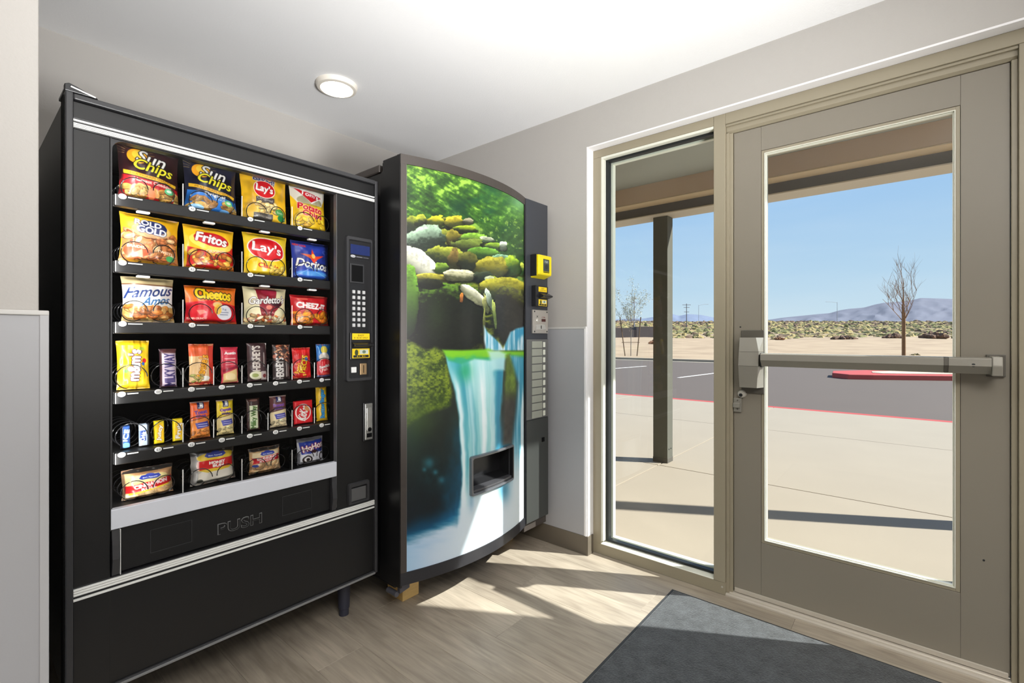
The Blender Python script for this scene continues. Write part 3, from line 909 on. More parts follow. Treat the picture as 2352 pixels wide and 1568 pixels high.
pole(1577, 752, 697, 150, .14, [(.4, 1.3), (1.2, .9), (2.6, .8)], 'utility_pole', 'wooden utility pole with crossarms between the porch post and the mullion', 'pole', col=(96, 92, 96))
pole(1457, 770, 681, 110, .15, [(.4, .8), (1.4, .7)], 'utility_pole', 'grey utility pole standing behind the staked young tree', 'pole', col=(150, 150, 156))
pole(1605, 752, 700, 200, .12, [], 'street_lamp', 'thin street lamp on the plain beside the utility pole', 'street lamp', 1, (166, 172, 182))
pole(1923, 738, 694, 300, .14, [], 'street_lamp', 'distant street lamp against the ridge in the door glass', 'street lamp', -1.2, (150, 156, 170))

# trees
def tree(name, px, py0, py1, d, lab, seed, tr, spread, levels, m, cat='tree', leaves=0, fork=.42):
    p = wpt(px, d); z0 = 1.18 - d * (py0 - 775) / 1096; H = d * (py0 - py1) / 1096
    root = empty(name, (p.x, p.y, z0), lab, cat)
    r = random.Random(seed)
    g = G(); g.tube([(p.x, p.y, z0 - .1), (p.x + .02, p.y, z0 + H * fork)], [tr, tr * .8], 8); obj('trunk', g, m, root)
    g = G(); tips = []
    def br(a, dirv, L, rad, lv):
        pts = [a]; q = Vector(a); dv = Vector(dirv)
        for i in range(4):
            dv = (dv + Vector((r.uniform(-.12, .12), r.uniform(-.12, .12), .05))).normalized()
            q = q + dv * L / 4; pts.append(q.copy())
        g.tube(pts, [rad, rad * .85, rad * .7, rad * .55, rad * .4], 4, caps=False)
        if lv > 0:
            for i in range(3 if lv > 1 else 4):
                k = r.choice([1, 2, 3, 4]); s = pts[k]
                nd = (dv + Vector((r.uniform(-1, 1), r.uniform(-1, 1), r.uniform(-.15, .7))) * .75).normalized()
                br(s, nd, L * r.uniform(.5, .75), rad * .55, lv - 1)
        tips.extend(pts[2:])
    base = Vector((p.x + .02, p.y, z0 + H * fork))
    n0 = 7
    for i in range(n0):
        a = 6.283 * i / n0 + r.uniform(-.3, .3)
        dv = Vector((math.cos(a) * spread, math.sin(a) * spread, 1)).normalized()
        br(base - Vector((0, 0, r.uniform(0, H * .12))), dv, H * (1 - fork) * r.uniform(.45, .62), tr * .30, levels)
    br(base, Vector((0, 0, 1)), H * (1 - fork) * .62, tr * .45, levels)
    obj('branches', g, m, root)
    if leaves:
        co = []; fa = []
        for i in range(leaves):
            q = r.choice(tips); s = .05
            q = q + Vector((r.uniform(-.12, .12), r.uniform(-.12, .12), r.uniform(-.12, .12)))
            a = r.uniform(0, 6.28); v = Vector((math.cos(a), math.sin(a), r.uniform(-.5, .5))) * s; w = Vector((-math.sin(a), math.cos(a), r.uniform(-.5, .5))) * s * .7
            k = len(co); co += [q - v, q + w, q + v, q - w]; fa.append((k, k + 1, k + 2, k + 3))
        me = bpy.data.meshes.new('leaves'); me.from_pydata([tuple(c) for c in co], [], fa)
        tag(link_mesh('leaves', me, mat('pale_leaf', srgb(176, 178, 160), .8), root), kind='stuff')
    return root
M_bark = mat('brown_bark', srgb(128, 96, 66), .9, var=.2, vscale=6, bump=.3, bscale=20)
M_twig = mat('grey_twig', srgb(128, 116, 104), .9)
bt = tree('bare_tree', 2077, 819, 590, 32.6, 'bare leafless tree with tied trunk seen through the door glass', 12, .085, .62, 3, M_bark, fork=.44)
p_ = wpt(2077, 32.6)
g = G(); g.tube([(p_.x - RT.x * .12, p_.y - RT.y * .12, -.1), (p_.x - RT.x * .12, p_.y - RT.y * .12, 3.45)], .045, 8); obj('stake', g, M_bark, bt)
st = tree('staked_young_tree', 1449, 819, 655, 31.5, 'young pale leaved tree between two leaning stakes, left of the porch post', 5, .03, .35, 2, M_twig, leaves=1500, fork=.42)
M_stake = mat('stake_wood', srgb(104, 84, 64), .9)
for pb, pt, yt in ((1436, 1424, 728), (1463, 1472, 728)):
    a = wpt(pb, 31.5); b = wpt(pt, 31.5)
    g = G(); g.tube([(a.x, a.y, -.1), (b.x, b.y, 1.18 + 31.5 * (775 - yt) / 1096)], .035, 7); obj('stake', g, M_stake, st)
for py in (786, 735):
    a = wpt(1428, 31.5); b = wpt(1469, 31.5); z = 1.18 + 31.5 * (775 - py) / 1096
    g = G(); g.tube([(a.x, a.y, z), (b.x, b.y, z)], .02, 6); obj('brace', g, M_stake, st)
# ------------------------------------------------------------------ snack vending machine
M_blk = mat('black_painted_steel', srgb(20, 20, 21), .36, var=.02)
M_blk2 = mat('black_plastic', srgb(32, 32, 34), .30)
M_bezel = mat('charcoal_plastic', srgb(52, 52, 54), .34)
M_int = mat('black_interior', srgb(9, 9, 10), .8, spec=.15)
M_div = mat('matt_black_divider', srgb(5, 5, 5), .95, spec=.03)
M_sil = mat('brushed_silver_trim', srgb(240, 240, 236), .28, .2)
M_band = mat('pale_silver_band', srgb(216, 219, 227), .42, .1)
M_wire = mat('black_wire', srgb(30, 30, 32), .22)
M_white = mat('white_tag', srgb(232, 232, 230), .5)
M_print = print_mat('printed_foil', .34, .15, bump=.0)
M_paper = print_mat('printed_label', .5)
MY = 1.715
sm = empty('snack_vending_machine', (.68, 2.15, 0), 'tall black snack vending machine with lit glass front full of snacks', 'vending machine')
def sp(name, g, m, p=sm, **k): return obj(name, g, m, p, **k)
def sbox(name, x0, x1, y0, y1, z0, z1, m=M_blk, bev=.002, p=sm):
    g = G(); g.box(x0, x1, y0, y1, z0, z1, bev); return obj(name, g, m, p)

# cabinet shell (open at the front)
g = G()
g.box(.204, .222, 1.765, 2.60, .215, 1.822, .002); g.box(1.138, 1.156, 1.765, 2.60, .215, 1.822, .002)
g.box(.222, 1.138, 2.58, 2.60, .215, 1.822, .002); g.box(.222, 1.138, 1.765, 2.58, 1.804, 1.822, .002); g.box(.222, 1.138, 1.765, 2.58, .215, .235, .002)
sp('cabinet', g, M_blk)
g = G()   # liner seen through the glass
g.box(.2962, .2995, 1.752, 2.20, .62, 1.76); g.box(1.0145, 1.030, 1.752, 2.20, .62, 1.76)
g.box(.2995, 1.0145, 2.19, 2.20, .62, 1.76); g.box(.2995, 1.0145, 1.78, 2.19, 1.775, 1.785)
sp('liner', g, M_int)
# door: stiles, header, panels
dr = empty('door', (.68, 1.74, .205), parent=sm)
def dbox(name, x0, x1, y0, y1, z0, z1, m=M_blk, bev=.002): return sbox(name, x0, x1, y0, y1, z0, z1, m, bev, dr)
dbox('left_stile', .2175, .2955, MY, 1.760, .216, 1.739)
dbox('right_stile', .9775, 1.1445, MY, 1.760, .512, 1.739)
dbox('header', .2175, 1.1445, MY, 1.760, 1.766, 1.812)
dbox('lower_panel', .2175, 1.1445, MY + .001, 1.760, .214, .473, M_blk)
g = G()   # outer rim
g.box(.2005, .217, 1.698, 1.764, .205, 1.829, .003); g.box(1.145, 1.158, 1.706, 1.764, .205, 1.829, .003)
g.box(.2175, 1.1445, 1.703, 1.764, 1.813, 1.829, .003); g.box(.2175, 1.1445, 1.709, 1.764, .204, .2135, .002)
sp('door_rim', g, M_bezel, dr)
dbox('bottom_lip', .2175, 1.1445, 1.7035, 1.7088, .2035, .2105, mat('grey_edge', srgb(120, 120, 120), .4), .001)
dbox('rim_groove', .1985, .2003, 1.712, 1.75, .21, 1.82, M_int, .0003)
for nm, z0, z1 in (('trim_top_thin', 1.758, 1.763), ('trim_top_wide', 1.7405, 1.7535), ('trim_low_wide', .4885, .5085), ('trim_low_thin', .4755, .4815)):
    g = G()
    if 'wide' in nm:
        n = 3; h = (z1 - z0) / n
        for i in range(n): g.box(.2178, 1.1442, 1.7085, 1.7165, z0 + i * h + .0005, z0 + (i + 1) * h - .0005, .0012)
    else: g.box(.2178, 1.1442, 1.7095, 1.7165, z0, z1, .001)
    sp('silver_trim', g, M_sil, dr)
dbox('trim_back', .2176, 1.1444, 1.7145, 1.758, 1.739, 1.766, M_blk2, .0005)
dbox('trim_back', .2176, 1.1444, 1.7145, 1.758, .4735, .5115, M_blk2, .0005)
# inner window frame with rounded upper corner
g = G()
pts = [(.2958, 1.7385), (.2958, .70), (.3005, .70), (.3005, 1.706)]
for k in range(9):
    a = math.pi - k * math.pi / 16
    pts.append((.3285 + .028 * math.cos(a), 1.7085 + .028 * math.sin(a)))
pts += [(.9765, 1.7368), (.9765, 1.7385)]
g.prism(pts, 'y', 1.7205, 1.734); sp('window_frame', g, M_bezel, dr)
dbox('window_edge', .2955, .2968, 1.7135, 1.734, .64, 1.738, mat('edge_dark_grey', srgb(84, 84, 84), .3), .0003)
dbox('window_edge', .9757, .9774, 1.7135, 1.734, .52, 1.738, mat('edge_dark_grey', srgb(84, 84, 84), .3), .0003)
dbox('added_dark_plate', .9757, .9774, 1.7345, 1.7595, .52, 1.738, M_int, .0003)  # added black plate that keeps the lit stile face dark
g = G(); g.box(.297, .975, 1.735, 1.739, .69, 1.7375); sp('glass_pane', g, M_mglass, dr)
dbox('silver_band', .2962, .9768, 1.712, 1.7345, .6425, .6985, M_band, .002)
# delivery flap and its cheeks
dbox('flap_recess', .2965, .9765, 1.742, 1.755, .513, .642, M_int, .001)
for x0, x1 in ((.2985, .3155), (.9575, .9755)):
    g = G(); g.prism([(1.717, .6415), (1.7415, .6415), (1.7415, .513), (1.7155, .513), (1.705, .560), (1.709, .600)], 'x', x0, x1, .001); sp('flap_cheek', g, M_bezel, dr)

dbox('cheek_edge', .3155, .3172, 1.706, 1.7405, .514, .641, M_sil, .0004)
dbox('cheek_edge', .9563, .9575, 1.711, 1.7405, .514, .641, M_bezel, .0004)
fl = sbox('push_flap', .3185, .9555, 1.7245, 1.7415, .5145, .6395, M_blk, .003, dr)
def outline(x0, x1, z0, z1, t, y):
    g = G(); g.box(x0, x1, y, y + .004, z0, z0 + t); g.box(x0, x1, y, y + .004, z1 - t, z1); g.box(x0, x0 + t, y, y + .004, z0 + t, z1 - t); g.box(x1 - t, x1, y, y + .004, z0 + t, z1 - t); return g
for x0, x1 in ((.388, .495), (.773, .881)):
    sp('flap_frame', outline(x0, x1, .543, .612, .0015, 1.7230), M_bezel, dr)
def letters(name, s, x0, x1, z0, z1, y, m, parent, off=0.0, ext=.002):
    cu = bpy.data.curves.new('t', 'FONT'); cu.body = s; cu.extrude = .5; cu.offset = off; cu.resolution_u = 3
    o = bpy.data.objects.new('t', cu); COL.objects.link(o)
    dg = bpy.context.evaluated_depsgraph_get(); me = bpy.data.meshes.new_from_object(o.evaluated_get(dg))
    bpy.data.objects.remove(o); bpy.data.curves.remove(cu)
    n = len(me.vertices); co = np.empty(n * 3, 'f'); me.vertices.foreach_get('co', co); co = co.reshape(-1, 3)
    mn, mx = co.min(0), co.max(0); q = (co - mn) / (mx - mn)
    out = np.stack([x0 + q[:, 0] * (x1 - x0), y - (q[:, 2]) * ext, z0 + q[:, 1] * (z1 - z0)], -1).astype('f')
    me.vertices.foreach_set('co', out.ravel()); me.update()
    return link_mesh(name, me, m, parent)
letters('push_lettering', 'PUSH', .5665, .7035, .5405, .5765, 1.7246, mat('letter_edge_highlight', srgb(120, 120, 120), .3), dr, off=.02, ext=.0015)  # grey backing imitates the highlight along the raised letter edges
letters('push_lettering', 'PUSH', .5685, .7015, .5425, .5745, 1.7232, M_blk, dr, off=.0, ext=.0016)
# hinge on top, left
g = G(); g.prism([(.1995, 1.829), (.1995, 1.846), (.209, 1.851), (.225, 1.846), (.268, 1.8295)], 'y', 1.70, 1.716, .002)
g.box(.1995, .222, 1.716, 1.80, 1.829, 1.838, .002); sp('hinge', g, M_blk2, dr)
g = G(); g.tube([(.212, 1.699, 1.842), (.262, 1.699, 1.8305)], .0022, 8); sp('hinge_pin', g, M_sil, dr)
# legs
for i, (x, y) in enumerate(((1.095, 1.862), (.27, 1.862), (1.095, 2.52), (.27, 2.52))):
    g = G(); g.tube([(x, y, .216), (x, y, .030), (x, y, .027), (x, y, 0.0)], [.031, .023, .020, .020], 20); sp('leg', g, mat('navy_black_leg', srgb(50, 52, 66), .4))
# lamps inside the door (vertical tubes beside the glass and one over it)
def lamp(name, loc, tgt, sx, sy, pw):
    return area(name, loc, tgt, sx, sy, pw, (1.0, .985, .95))
lamp('left_tube_light', (.306, 1.7445, 1.20), (.52, 2.30, 1.20), .012, 1.0, 2.6)
lamp('right_tube_light', (1.008, 1.7445, 1.20), (.78, 2.30, 1.20), .012, 1.0, 6.0)
lamp('top_tube_light', (.66, 1.745, 1.752), (.66, 1.80, 1.2), .62, .010, 4.0)

# ---- control panel
cp = empty('control_panel', (1.07, 1.705, 1.005), parent=dr)
def cpo(name, g, m, **k): return obj(name, g, m, dr, **k)
def rrect(x0, x1, z0, z1, r, n=5):
    pts = []
    for cx, cz, a0 in ((x1 - r, z1 - r, 0), (x0 + r, z1 - r, 90), (x0 + r, z0 + r, 180), (x1 - r, z0 + r, 270)):
        for k in range(n + 1):
            a = math.radians(a0 + 90 * k / n); pts.append((cx + r * math.cos(a), cz + r * math.sin(a)))
    return pts
bpy.data.objects.remove(cp)
g = G()
o_ = rrect(1.012, 1.131, 1.005, 1.583, .010); i_ = rrect(1.026, 1.1235, 1.020, 1.566, .004)
bm = g.bm
def ringverts(p, y): return [bm.verts.new((a, y, b)) for a, b in p]
A0 = ringverts(o_, MY); A1 = ringverts(rrect(1.014, 1.129, 1.007, 1.581, .009), 1.7035); B1 = ringverts(rrect(1.024, 1.1255, 1.018, 1.569, .005), 1.7035); B0 = ringverts(i_, 1.7125)
for P_, Q_ in ((A0, A1), (A1, B1), (B1, B0)):
    for k in range(len(P_)): bm.faces.new((P_[k], P_[(k + 1) % len(P_)], Q_[(k + 1) % len(P_)], Q_[k]))
bmesh.ops.recalc_face_normals(bm, faces=bm.faces[:])
cpo('panel_bezel', g, M_bezel, smooth=True)
dbox('panel_face', 1.0245, 1.125, 1.7118, MY + .002, 1.0185, 1.5675, M_blk2, .0005)
dbox('display_window', 1.034, 1.1215, 1.7085, 1.712, 1.513, 1.552, mat('blue_display', srgb(34, 46, 92), .12), .0008)
def disp(c):
    c.a[:] = (16, 16, 20)
    c.ell(.14, .45, .12, .34, (210, 210, 214)); c.rect(.05, .40, .23, .52, (30, 30, 34))
    c.rect(.30, .42, .62, .56, (150, 150, 154)); c.rect(.66, .44, .94, .56, (130, 130, 134))
plate('brand_strip', 1.034, 1.1215, 1.497, 1.511, 1.7105, disp, M_paper, dr)
dbox('note_window_frame', 1.031, 1.094, 1.7075, 1.712, 1.398, 1.475, M_bezel, .001)
dbox('note_window', 1.038, 1.088, 1.7062, 1.709, 1.404, 1.469, M_int, .001)
for i in range(7):
    for j in range(3):
        x = 1.0475 + j * .0225; z = 1.3625 - i * .0222
        g = G(); g.box(x - .0062, x + .0062, 1.7055, 1.712, z - .0068, z + .0068, .0015); cpo('key', g, mat('pale_key', srgb(186, 186, 186), .4))
def ylab(c):
    c.a[:] = (240, 204, 20); c.txt('EASY', .5, .33, .34, .26, (60, 50, 10)); c.txt('$1 $2 $5 ONLY', .5, .70, .80, .24, (70, 60, 10))
def ylab2(c):
    c.a[:] = (242, 206, 28); c.rect(.06, .68, .94, .92, (30, 30, 28)); c.rect(.42, .14, .92, .58, (206, 214, 200)); c.ell(.24, .42, .10, .30, (60, 70, 40)); c.ell(.67, .36, .10, .16, (110, 130, 110)); c.txt('$1 $5', .5, .80, .5, .14, (240, 206, 28))
dbox('bill_mouth_body', 1.030, 1.120, 1.704, 1.712, 1.092, 1.200, M_blk2, .002)
plate('yellow_label', 1.038, 1.1165, 1.1715, 1.1965, 1.7028, ylab, M_paper, dr)
plate('picture_label', 1.038, 1.1165, 1.0975, 1.136, 1.7028, ylab2, M_paper, dr)
g = G(); g.prism([(1.7115, 1.139), (1.682, 1.1465), (1.682, 1.1515), (1.7115, 1.166)], 'x', 1.036, 1.1235, .0015); cpo('bill_mouth', g, M_blk2)
dbox('return_button', 1.0365, 1.0595, 1.7065, 1.712, 1.040, 1.0625, M_white, .002)
dbox('coin_plate', 1.076, 1.1055, 1.7065, 1.712, 1.030, 1.0755, mat('brass_plate', srgb(176, 146, 108), .35, .5), .0015)
dbox('coin_slot', 1.0895, 1.0925, 1.7058, 1.7068, 1.0375, 1.0685, M_int, .0003)
dbox('display_glass', 1.030, 1.1235, 1.7112, 1.7119, 1.490, 1.562, M_blk2, .0002)
# door handle
dbox('handle_base', 1.091, 1.136, 1.7085, MY + .001, .757, .915, M_blk2, .003)
dbox('handle', 1.0955, 1.1315, 1.7025, 1.709, .763, .911, mat('nickel', srgb(172, 172, 168), .3, .7), .003)
dbox('handle_lever', 1.101, 1.126, 1.699, 1.703, .800, .894, mat('nickel_light', srgb(196, 196, 192), .25, .7), .002)
g = G(); g.lathe([(.0085, 0), (.0085, -.004), (.006, -.005)], (1.1145, 1.7025, .806), 'y', 20); cpo('handle_lock', g, M_int)
dbox('handle_slot', 1.103, 1.127, 1.7015, 1.7028, .773, .790, M_int, .0005)
# coin return cup
g = G()
o_ = rrect(1.0235, 1.120, .514, .600, .008); A0 = []
bm = g.bm
A0 = ringverts(o_, MY); A1 = ringverts(rrect(1.026, 1.1175, .516, .598, .007), 1.7055); B1 = ringverts(rrect(1.036, 1.108, .5235, .585, .006), 1.7055); B0 = ringverts(rrect(1.038, 1.106, .5255, .583, .005), 1.7145)
for P_, Q_ in ((A0, A1), (A1, B1), (B1, B0)):
    for k in range(len(P_)): bm.faces.new((P_[k], P_[(k + 1) % len(P_)], Q_[(k + 1) % len(P_)], Q_[k]))
bmesh.ops.recalc_face_normals(bm, faces=bm.faces[:])
cpo('coin_return_rim', g, M_bezel, smooth=True)
dbox('coin_return_flap', 1.0385, 1.1045, 1.7095, 1.7148, .526, .578, mat('smoky_flap', srgb(104, 104, 104), .3, .4), .004)

# ---- trays, coils, dividers, tags
TZ = [1.597, 1.404, 1.226, 1.021, .845, .683]
TX0, TX1 = .3135, 1.0135
c4 = [.3135 + .175 * k for k in range(5)]
c8 = [.3135 + .0875 * k for k in range(9)]
layouts = [c4, c4, c4, c8, c8, c4]
def coil_path(cx, cz, r, hand, y0=1.786, y1=2.02, turns=5, ph=0):
    n = turns * 22
    return [(cx + r * math.cos(hand * 2 * math.pi * turns * k / n + ph), y0 + (y1 - y0) * k / n, cz + r * math.sin(hand * 2 * math.pi * turns * k / n + ph)) for k in range(n + 1)]
coil_proto = {}
for ti, tz in enumerate(TZ):
    lay = layouts[ti]
    tr = empty('tray', (.6635, 1.9, tz), parent=sm)
    g = G(); g.box(TX0, TX1, 1.7825, 2.18, tz - .004, tz - .001); g.box(TX0, TX1, 1.7645, 1.7824, tz - .034, tz, .003)
    g.box(TX0, TX1, 1.7825, 1.79, tz - .034, tz - .004)
    obj('tray_base', g, mat('tray_black', srgb(12, 12, 13), .45), tr)
    if ti == 5: pass
    for k, x in enumerate(lay[1:-1] + [lay[-1] - .003]):
        h = .075 if len(lay) == 5 else .062
        if len(lay) == 9 and (k % 2 == 0) and k < 1: continue
        g = G(); g.box(x - .0008, x + .0008, 1.815, 2.15, tz, tz + h * .9, .0004); obj('divider', g, M_div, tr)
        g = G(); g.tube([(x, 1.7885, tz + .001), (x, 1.7885, tz + h)], .0016, 8); obj('divider_rod', g, M_sil, tr)
    for k in range(len(lay) - 1):
        x0, x1 = lay[k], lay[k + 1]
        if len(lay) == 5: specs = [(x0 + .0530, .0305, 1, 0), (x0 + .1270, .0305, -1, math.pi)]
        else: specs = [((x0 + x1) / 2 + .002, .0365, 1, 0)]
        for cx, r, hand, ph in specs:
            key = (r, hand)
            if key not in coil_proto:
                g = G(); g.tube(coil_path(cx, tz + r + .004, r, hand, ph=ph), .0015, 6); o = obj('coil', g, M_wire, tr)
                coil_proto[key] = (o, Vector(wloc(o)) - Vector((cx, 0, tz)))
            else:
                s_, off = coil_proto[key]
                copy_part(s_, 'coil', Vector((cx, 0, tz)) + off, tr)
        if ti < 5:
            # number badge and price strip clipped on the lip
            xa = x0 + (.010 if len(lay) == 5 else .008)
            g = G(); g.lathe([(.0075, 0), (.0075, -.0012), (.0065, -.0018)], (xa + .008, 1.7635, tz - .006), 'y', 20)
            for v in g.bm.verts: v.co.x = (v.co.x - xa - .008) * 1.25 + xa + .008
            nb = obj('number_tag', g, M_white, tr)
            txt = ('AC' + 'EGIK')[ti] if ti < 2 else 'CDE'[ti - 2]
            L = x1 - xa - .03
            g = G(); g.box(xa + .021, xa + .021 + (.034 if len(lay) == 5 else .026), 1.7618, 1.7645, tz - .0075, tz - .0045, .0004); obj('price_strip', g, M_white, tr)
            letters('tag_digits', '%s%d' % ('ABCDE'[ti], (2 * k if len(lay) == 5 else k)), xa + .0035, xa + .0125, tz - .0095, tz - .003, 1.7618, mat('tag_ink', srgb(60, 60, 66), .6), tr, ext=.0003)
        if ti in (0, 1):
            g = G(); xx = x0 + .052; g.box(xx, xx + .032, 1.7625, 1.7795, tz - .0445, tz - .0385, .002); obj('white_clip', g, M_white, tr)
            g = G(); g.box(xx + .004, xx + .028, 1.766, 1.7775, tz - .040, tz - .0335); obj('clip_stem', g, M_blk2, tr)
# ------------------------------------------------------------------ snack packs
def pack(name, label, cat, x0, x1, z0, z1, paint, kind='bag', depth=.045, y=1.806, lean=4, roll=0, res=820, base=(200, 30, 30), crimp=None, yaw=0, group=None):
    x0 *= 1.012; x1 = min(x1 * 1.012, 1.0115); z1 = 1.18 + (z1 - 1.18) * 1.022
    w, h = x1 - x0, z1 - z0
    c = Cv(w, h, base, res=res); paint(c)
    if kind == 'bag' and crimp:
        for v0, v1 in ((0, .06), (.945, 1)):
            c.rect(0, v0, 1, v1, crimp, .75)
            m = ((c.V > v0) & (c.V < v1) & ((c.V * c.h / .0022).astype(int) % 2 == 0)).astype(float)
            c.put(m, (20, 20, 20), .22)
    im = c.done(); ny, nx = im.shape[:2]
    U, V = np.meshgrid(np.linspace(0, 1, nx), np.linspace(0, 1, ny))
    sd = int((x0 * 1000 + z0 * 7000) % 997)
    r = np.random.RandomState(sd)
    if kind == 'bag':
        e = np.clip(np.minimum(V, 1 - V) / .10, 0, 1); e = e * e * (3 - 2 * e)
        prof = (1 - np.abs(2 * U - 1) ** 2.6) * (.35 + .65 * np.sin(np.pi * np.clip(V * 1.0, 0, 1)) ** .5)
        wr = lattice_noise(ny, nx, 7, 6, sd) - .5
        wr2 = lattice_noise(ny, nx, 3, 16, sd + 1) - .5
        D = depth * prof * e + (wr * .006 + wr2 * .004 * (1 - e * .6)) * (np.clip(1 - np.abs(2 * U - 1) ** 6, 0, 1))
        pinch = .045 * np.sin(np.pi * V) ** .8 * e
        UX = .5 + (U - .5) * (1.045 - pinch * 1.5 + .02 * (lattice_noise(ny, nx, 5, 2, sd + 2) - .5))
        VZ = V + .010 * (lattice_noise(ny, nx, 2, 5, sd + 3) - .5)
    elif kind == 'bar':
        e = np.clip(np.minimum(V, 1 - V) / .09, 0, 1) ** .7
        prof = (1 - np.abs(2 * U - 1) ** 3.2)
        D = depth * prof * e + (lattice_noise(ny, nx, 9, 3, sd) - .5) * .003
        UX = .5 + (U - .5) * (1.03 - .07 * e + .05 * (lattice_noise(ny, nx, 6, 2, sd) - .5)); VZ = V
    elif kind == 'box':
        D = depth * (1 - np.abs(2 * U - 1) ** 14) * (1 - np.abs(2 * V - 1) ** 30); UX = U; VZ = V
    else:  # pastry in clear film
        e = np.clip(np.minimum(V * .7, 1 - V) / .14, 0, 1); e = e * e * (3 - 2 * e)
        prof = (1 - np.abs(2 * U - 1) ** 4)
        D = depth * prof * e + (lattice_noise(ny, nx, 9, 9, sd) - .5) * .007 * (1 - .5 * e)
        UX = .5 + (U - .5) * (1 - .05 * np.sin(np.pi * V) + .035 * (lattice_noise(ny, nx, 8, 2, sd) - .5)); VZ = V + .02 * (lattice_noise(ny, nx, 2, 7, sd + 3) - .5)
    # serrated crimp edge
    X = (UX - .5) * w; Z = (.5 - VZ) * h + h / 2; Y = -D
    def pose(X, Y, Z):
        a = math.radians(lean); Y2 = Y * math.cos(a) + Z * math.sin(a); Z2 = -Y * math.sin(a) * .3 + Z * 1.0
        b = math.radians(roll); X3 = X * math.cos(b) - (Z2 - h / 2) * math.sin(b); Z3 = X * math.sin(b) + (Z2 - h / 2) * math.cos(b) + h / 2
        q = math.radians(yaw); X4 = X3 * math.cos(q) - Y2 * math.sin(q); Y4 = X3 * math.sin(q) + Y2 * math.cos(q)
        return X4 + (x0 + x1) / 2, Y4 + y + depth, Z3 + z0
    bx, bi = U.copy(), None
    # back: coarse mirrored sheet
    s = 6
    iy = np.unique(np.concatenate([np.arange(0, ny, s), [ny - 1]])); ix = np.unique(np.concatenate([np.arange(0, nx, s), [nx - 1]]))
    Xb, Yb, Zb = X[np.ix_(iy, ix)], (D[np.ix_(iy, ix)]) * .9 + .0006, Z[np.ix_(iy, ix)]
    f = pose(X, Y, Z); bk = pose(Xb, Yb, Zb)
    me = grid_mesh(name, *f, im)
    me2n = len(iy) * len(ix)
    # join back sheet
    co = np.empty(len(me.vertices) * 3, 'f'); me.vertices.foreach_get('co', co); co = co.reshape(-1, 3)
    nb = np.stack(bk, -1).reshape(-1, 3)
    n0 = len(co)
    q0 = np.empty(len(me.loops), 'i'); me.loops.foreach_get('vertex_index', q0); q0 = q0.reshape(-1, 4)
    I, J = np.meshgrid(np.arange(len(ix) - 1), np.arange(len(iy) - 1)); a = J * len(ix) + I
    q1 = np.stack([a, a + 1, a + len(ix) + 1, a + len(ix)], -1).reshape(-1, 4) + n0
    bpy.data.meshes.remove(me)
    co = np.concatenate([co, nb]).astype('f'); q = np.concatenate([q0, q1])
    me = bpy.data.meshes.new(name)
    me.vertices.add(len(co)); me.vertices.foreach_set('co', co.ravel()); me.loops.add(len(q) * 4)
    me.loops.foreach_set('vertex_index', q.ravel().astype('i')); me.polygons.add(len(q)); me.polygons.foreach_set('loop_start', (np.arange(len(q)) * 4).astype('i'))
    me.update(calc_edges=True); me.validate()
    at = me.color_attributes.new('print', 'FLOAT_COLOR', 'POINT')
    c4_ = np.ones((len(co), 4), 'f'); c4_[:n0, :3] = im.reshape(-1, 3); c4_[n0:, :3] = im[np.ix_(iy, ix)].reshape(-1, 3).mean(0) * .8
    at.data.foreach_set('color', c4_.ravel())
    zmin = co[:, 2].min()
    co[:, 2] += z0 - zmin + .0006; me.vertices.foreach_set('co', co.ravel())
    o = link_mesh(name, me, M_print, None, smooth=True)
    return tag(o, label, cat, group)

YEL = (238, 196, 30); RED = (206, 26, 34); WHT = (244, 242, 236); NAVY = (28, 36, 96); BLK = (24, 20, 22)
CH = [(222, 170, 84), (206, 140, 60), (232, 190, 110)]

def sun(c, dark, mid, band):
    for k in range(15):
        a = math.radians(-175 + k * 12); r0, r1 = .17, .30
        c.line(.26 + r0 * math.cos(a), .20 + r0 * math.sin(a), .26 + r1 * math.cos(a), .20 + r1 * math.sin(a), .005, (150, 130, 80) if k % 2 else (190, 160, 90), .8)
    c.ell(.28, .22, .155, .13, (246, 170, 30)); c.ell(.30, .19, .10, .08, (252, 206, 60))
    c.txt('Sun', .52, .23, .46, .20, WHT, rot=8, shear=.25, out=BLK, ow=7, bold=2)
    c.txt('Chips', .54, .41, .66, .23, (236, 226, 50), rot=8, shear=.25, out=BLK, ow=7, bold=2)
    c.poly([(.06, .48), (.95, .60), (.93, .655), (.06, .545)], (226, 176, 40))
    c.txt('MULTIGRAIN SNACKS', .50, .565, .70, .035, (110, 60, 10), rot=7)
def p_sun_red(c):
    c.a[:] = (44, 16, 20); c.noise(5, .25)
    c.poly([(.04, .56), (.97, .68), (1, 1), (0, 1)], (176, 24, 30)); c.ell(.2, .72, .2, .14, (214, 30, 40))
    c.food(.08, .74, .48, .92, 8, .13, CH, 3, True); c.food(.55, .78, .95, .95, 7, .13, CH, 4, True)
    c.ell(.5, .85, .06, .10, (220, 120, 70))
    sun(c, 0, 0, 0); c.txt('Harvest Cheddar', .53, .655, .64, .055, (240, 214, 200), rot=7, bold=1)
    c.ell(.80, .75, .085, .055, (90, 190, 130)); c.ell(.80, .745, .05, .025, (220, 240, 220)); c.rect(0, .955, 1, 1, (60, 14, 20))
    c.rect(0, 0, .06, 1, (22, 12, 16), .5)
